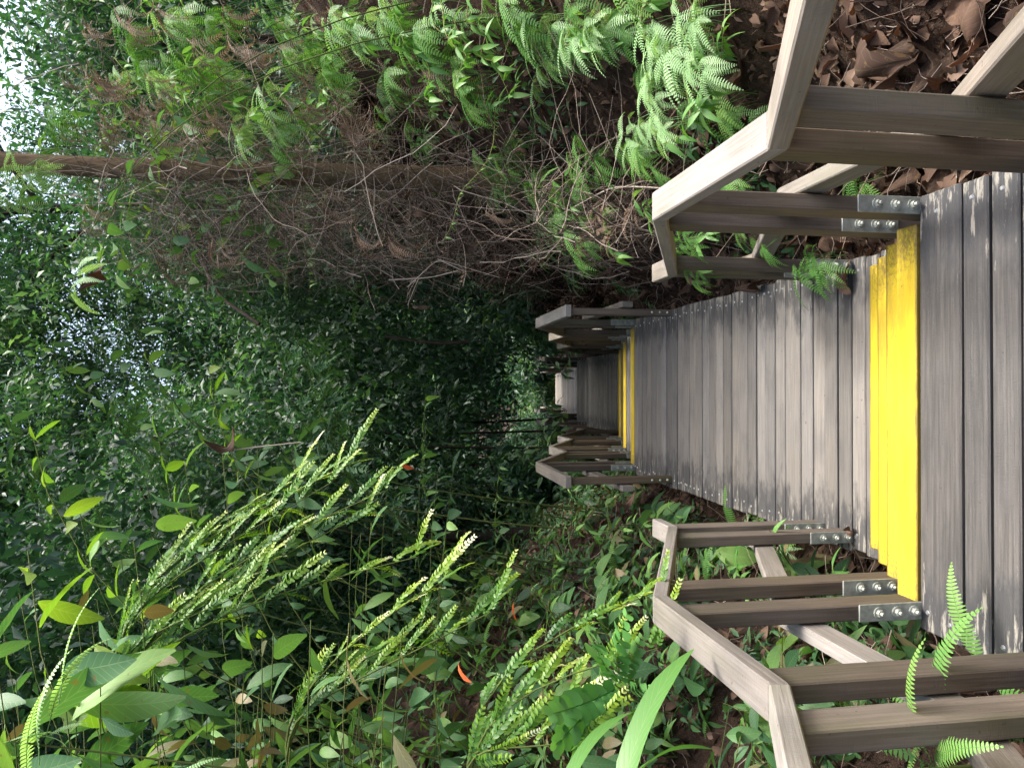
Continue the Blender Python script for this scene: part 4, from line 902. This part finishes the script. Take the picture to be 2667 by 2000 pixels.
# twigs
rs = np.random.RandomState(77)
def twig_path(p, d, L, n=8, wob=0.35, grav=0.12):
    pts = [np.array(p, float)]; d = np.array(d, float); d /= np.linalg.norm(d)
    for i in range(n):
        d = d+rs.normal(0, wob/ n**0.5, 3)+np.array([0, 0, -grav/n]); d /= np.linalg.norm(d); pts.append(pts[-1]+d*L/n)
    return np.array(pts)
mb = MB()
for i in range(4600):
    if i % 5 < 4:
        xd = rs.uniform(330, 1440); yd = np.clip(rs.normal(490, 85), 330, 690)
        if xd > 1150 and yd < 380: continue
        Y = rs.uniform(5.4, 8.0) if xd < 1150 else rs.uniform(4.0, 5.6)
    else:
        if i % 3: continue
        xd = rs.uniform(100, 1100); yd = rs.uniform(0, 380); Y = rs.uniform(6.2, 7.6)
    if i % 11 == 0: xd = rs.uniform(200, 1150); yd = rs.uniform(310, 440); Y = rs.uniform(5.0, 5.7)
    p = P(xd, yd, Y); d = rs.normal(0, 1, 3)*np.array([0.8, 0.7, 1.0]); L = rs.uniform(0.25, 1.1)
    pts = twig_path(p, d, L, 7, 0.5)
    if pts[:, 0].min() < 0.80: continue
    r = rs.choice([0.0017, 0.0024, 0.0034, 0.0050], p=[0.4, 0.35, 0.2, 0.05])
    mb.tube(pts, np.linspace(r, r*0.4, len(pts)), 3, rs.uniform(0.0, 1.0)**1.3)
tag(obj('dry_twigs', mb.mesh('dry_twigs', M['twig'])), 'tangle of dry brown twigs hanging over the steep bank', 'twigs', kind='stuff')
# picked-out branches
def branch(path, r0, r1, lab, mat='twig', tint=0.9, side=()):
    p0 = Vector(path[0]); t = thing('dry_branch', lab, 'branch', p0)
    q = np.array([tuple(Vector(p)-p0) for p in path]); s = np.linspace(0, len(q)-1, 16)
    c = np.stack([np.interp(s, range(len(q)), q[:, k]) for k in range(3)], 1)
    for _ in range(2): c[1:-1] = (c[:-2]+c[1:-1]*2+c[2:])/4
    m2 = MB(); m2.tube(c, np.linspace(r0, r1, 16), 5, tint); obj('stem', m2.mesh('stem', M[mat]), t)
    for sd in side:
        q2 = np.array([tuple(Vector(p)-p0) for p in sd]); m3 = MB(); m3.tube(q2, np.linspace(r1*1.2, r1*0.5, len(q2)), 4, tint); obj('twig', m3.mesh('twig', M[mat]), t)
    return t
branch([P(1480, 410, 3.9), P(1330, 400, 4.2), P(1280, 425, 4.4), P(1200, 470, 4.7), P(1170, 488, 4.9)], 0.004, 0.003, 'long pale curved twig arching out of the bank', tint=1.0)
branch([P(840, 605, 6.0), P(930, 600, 5.9), P(990, 585, 5.8)], 0.006, 0.004, 'short pale branch in the twig tangle', side=[[P(850, 600, 6), P(800, 570, 6)]])
branch([P(880, 620, 5.8), P(945, 560, 5.7), P(1000, 585, 5.6)], 0.004, 0.003, 'forked dry branch standing in the shade', side=[[P(945, 560, 5.7), P(1080, 600, 5.5)], [P(905, 600, 5.8), P(880, 660, 5.8)]])
branch([P(1010, 738, 11), P(960, 742, 11), P(890, 735, 11.2), P(830, 725, 11.4)], 0.03, 0.02, 'crooked dark stick hanging over the far path', 'bark_dark', 0.4)
branch([P(560, 700, 8), P(470, 640, 8.4), P(420, 520, 8.8), P(380, 420, 9)], 0.020, 0.014, 'bent mossy branch in the dark forest', 'bark_dark', 0.4)
branch([P(480, 975, 4.0), P(560, 965, 4.0), P(650, 955, 4.0)], 0.004, 0.003, 'thin pale stick piercing a hanging dead leaf', tint=0.9)
for (xa_, ya_, xb_, yb_, Y, lab) in [(1225, 968, 560, 955, 13, 'thin straight dark sapling trunk beside the far handrail'), (1215, 930, 700, 935, 15, 'slim dark sapling trunk behind the far handrail'), (1210, 904, 900, 912, 18, 'slim dark trunk near the last landing')]:
    branch([P(xa_, ya_, Y), P((xa_+xb_)/2, (ya_+yb_)/2+4, Y), P(xb_, yb_, Y)], 0.022*Y/13, 0.016*Y/13, lab, 'bark_dark', 0.3)

# ------------------------------------------------------------------ dead leaves
def dead(x, y, z, sc, lab, group=None, rot=None):
    return tag(obj('dead_leaf', random.choice(DEADL), None, (x, y, z), rot or (U_(-0.4, 0.4), U_(-0.4, 0.4), U_(0, 6.28)), sc), lab, 'dead leaf', group)
for i in range(210):
    y = U_(1.3, 5.5) if i % 2 else U_(1.5, 7.0); x = 0.82+abs(random.gauss(0, 0.45)); sc_ = U_(0.5, 1.0); nm_ = ('large' if sc_ > 0.75 else 'small')+' crinkled dead leaf lying '+('beside the first flight and near handrail' if y < 3.2 else 'at the foot of the bank along the long landing' if x < 1.15 else 'up on the bank along the long landing'); dead(x, y, gz(x, y)+U_(0.0, 0.03), sc_, nm_, nm_)
for i in range(110):
    y = U_(1.5, 7.5); x = -0.78-abs(random.gauss(0, 0.35)); dead(x, y, gz(x, y)+U_(0.0, 0.03), U_(0.5, 0.95), 'crinkled brown dead leaf on the ground beside the leafy slope', 'dead leaves beside the leafy slope')
for (xd, yd, Y, sc, lab) in [(1815, 85, 2.3, 1.35, 'largest tan dead leaf with clear veins behind the near handrail'), (2010, 75, 2.0, 1.0, 'brown dead leaf beside the large tan dead leaf'), (1590, 190, 2.9, 0.9, 'brown dead leaf under the pale ferns'), (1560, 230, 3.0, 0.9, 'folded brown dead leaf beside the rail')]:
    p = P(xd, yd, Y); dead(p.x, p.y, gz(p.x, p.y)+0.04, sc, lab, rot=(-0.2, -0.7, U_(0, 6)))
for (xd, yd, z, sc, lab) in [(1650, 618, -0.516, 1.0, 'curled brown dead leaf lying on the plank edge'), (1840, 600, -0.516, 0.95, 'folded tan dead leaf resting on the planks below the yellow step'), (1500, 600, -0.516, 0.8, 'small brown dead leaf at the edge of the long landing'), (1845, 1145, -0.516, 0.45, 'small red-brown dead leaf beside the post foot'), (1560, 610, -0.516, 0.8, 'brown dead leaf at the plank ends beside the fern')]:
    p = P(xd, yd, 4.0); d_ = p-CAM; p = CAM+d_*((z-CAM.z)/d_.z); dead(p.x, p.y, z+0.004, sc, lab, rot=(0.1, 0.1, U_(0, 6)))
for (xd, yd, Y, sc, lab) in [(860, 375, 5.6, 0.65, 'curled brown dead leaf hung on twigs before the trunk'), (860, 432, 5.5, 0.6, 'small brown dead leaf caught above the pale seed pod'), (1150, 575, 5.2, 0.65, 'orange-brown dead leaf caught at the low twigs'), (905, 460, 5.4, 0.9, 'long tan dead leaf hanging in the middle of the twig tangle'), (1005, 523, 5.3, 0.7, 'orange dead leaf in the twig tangle'), (1120, 320, 5.1, 0.75, 'brown dead leaf lying on the hanging fern clump'),
                          (210, 590, 4.6, 0.9, 'large crumpled brown dead leaf caught on the bright saplings'), (480, 975, 4.0, 0.9, 'large dark dead leaf pierced by the thin stick'), 
                          (1340, 1100, 5.0, 0.8, 'tan curled dead leaf on the slope by the far handrail'), (1180, 1165, 4.6, 0.7, 'small pink-brown dead leaf by the bluish fern'), (900, 660, 6.5, 0.8, 'dull brown dead leaf in deep shade')]:
    p = P(xd, yd, Y); dead(p.x, p.y, p.z-0.04, sc, lab, rot=(U_(0.6, 1.6), U_(-0.5, 0.5), U_(0, 6)))
    if xd < 700: hero(xd, yd, Y+0.03, 'green sapling holding '+lab.replace('large ', 'a large ', 1) if lab.startswith('large') else 'green sapling holding a '+lab, BROAD, 10, 0.7, t0=0.6, pitch=(-0.6, 0.4))
for (xd, yd, Y, lab) in [(865, 1000, 4.6, 'orange rolled leaf above the bushy plant'), (1110, 1300, 3.6, 'orange-red leaf on the green slope'), (990, 1430, 2.8, 'orange leaf beneath the feathery shrub')]:
    p = P(xd, yd, Y); tag(obj('red_leaf', REDL[0], None, p, (U_(-0.8, 0.3), 0, U_(0, 6)), 0.9), lab, 'leaf')
# low green cover
mb = MB(); K = 26000
x = np.where(rs.rand(K) < 0.62, -1, 1)*(0.86+np.abs(rs.normal(0, 1, K))*0.9); y = rs.uniform(2.4, 14, K); patch = np.sin(x*3.1+1.3)*np.sin(y*2.3+x)+0.5*np.sin(y*5.2+x*4.0)
keep = (patch > np.where(x < 0, -0.35, 0.45))&((x < 0)|(y > 3.2)); x, y = x[keep], y[keep]
PP = np.stack([x, y, ground(x, y)+rs.uniform(0.01, 0.13, len(x))], 1)
mb.scatter(SMALL3, rand_mats(PP, rs.uniform(0.35, 1.0, len(PP)), 0.4, rs), 0.4+0.25*np.sin(x*2.2+y*3.7)+rs.uniform(-0.25, 0.3, len(PP)))
tag(obj('ground_cover', mb.mesh('ground_cover', M['broad'])), 'low green seedlings and creepers covering the banks', 'ground cover', kind='stuff')
# leaf litter
TP = [leaf_tpl(0.09, 0.05, 3, 'ellip', 0.5, 1.2, 0.12, 50+i) for i in range(3)]
mb = MB(); K = 15000
y = rs.uniform(0.6, 11, K)**1.0; sd = np.where(rs.rand(K) < 0.55, 1, -1); x = sd*(0.74+np.abs(rs.normal(0, 1, K))*0.85)
z = ground(x, y)+rs.uniform(0, 0.035, K)
for kk in range(3):
    sl_ = slice(kk, None, 3); PP = np.stack([x[sl_], y[sl_], z[sl_]], 1); m_ = rand_mats(PP, rs.uniform(0.5, 1.25, len(PP)), -0.2, rs)
    mb.scatter(TP[kk], m_, rs.uniform(-0.1, 0.95, len(PP)))
tag(obj('leaf_litter', mb.mesh('leaf_litter', M['dead'])), 'brown leaf litter covering the ground along the boardwalk', 'leaf litter', kind='stuff')
mb = MB()
for i in range(1800):
    yy = rs.uniform(1.2, 8.0); xx = rs.choice((-1, 1))*(0.78+abs(rs.normal(0, 0.6))); p = (xx, yy, gz(xx, yy)+rs.uniform(0.01, 0.05))
    pts = twig_path(p, rs.normal(0, 1, 3)*np.array([1, 1, 0.25]), rs.uniform(0.08, 0.4), 5, 0.5, 0.2); mb.tube(pts, rs.uniform(0.0008, 0.0025), 3, rs.uniform(0.2, 1.0))
tag(obj('fallen_twigs', mb.mesh('fallen_twigs', M['twig'])), 'thin fallen twigs strewn over the leaf litter', 'twigs', kind='stuff')
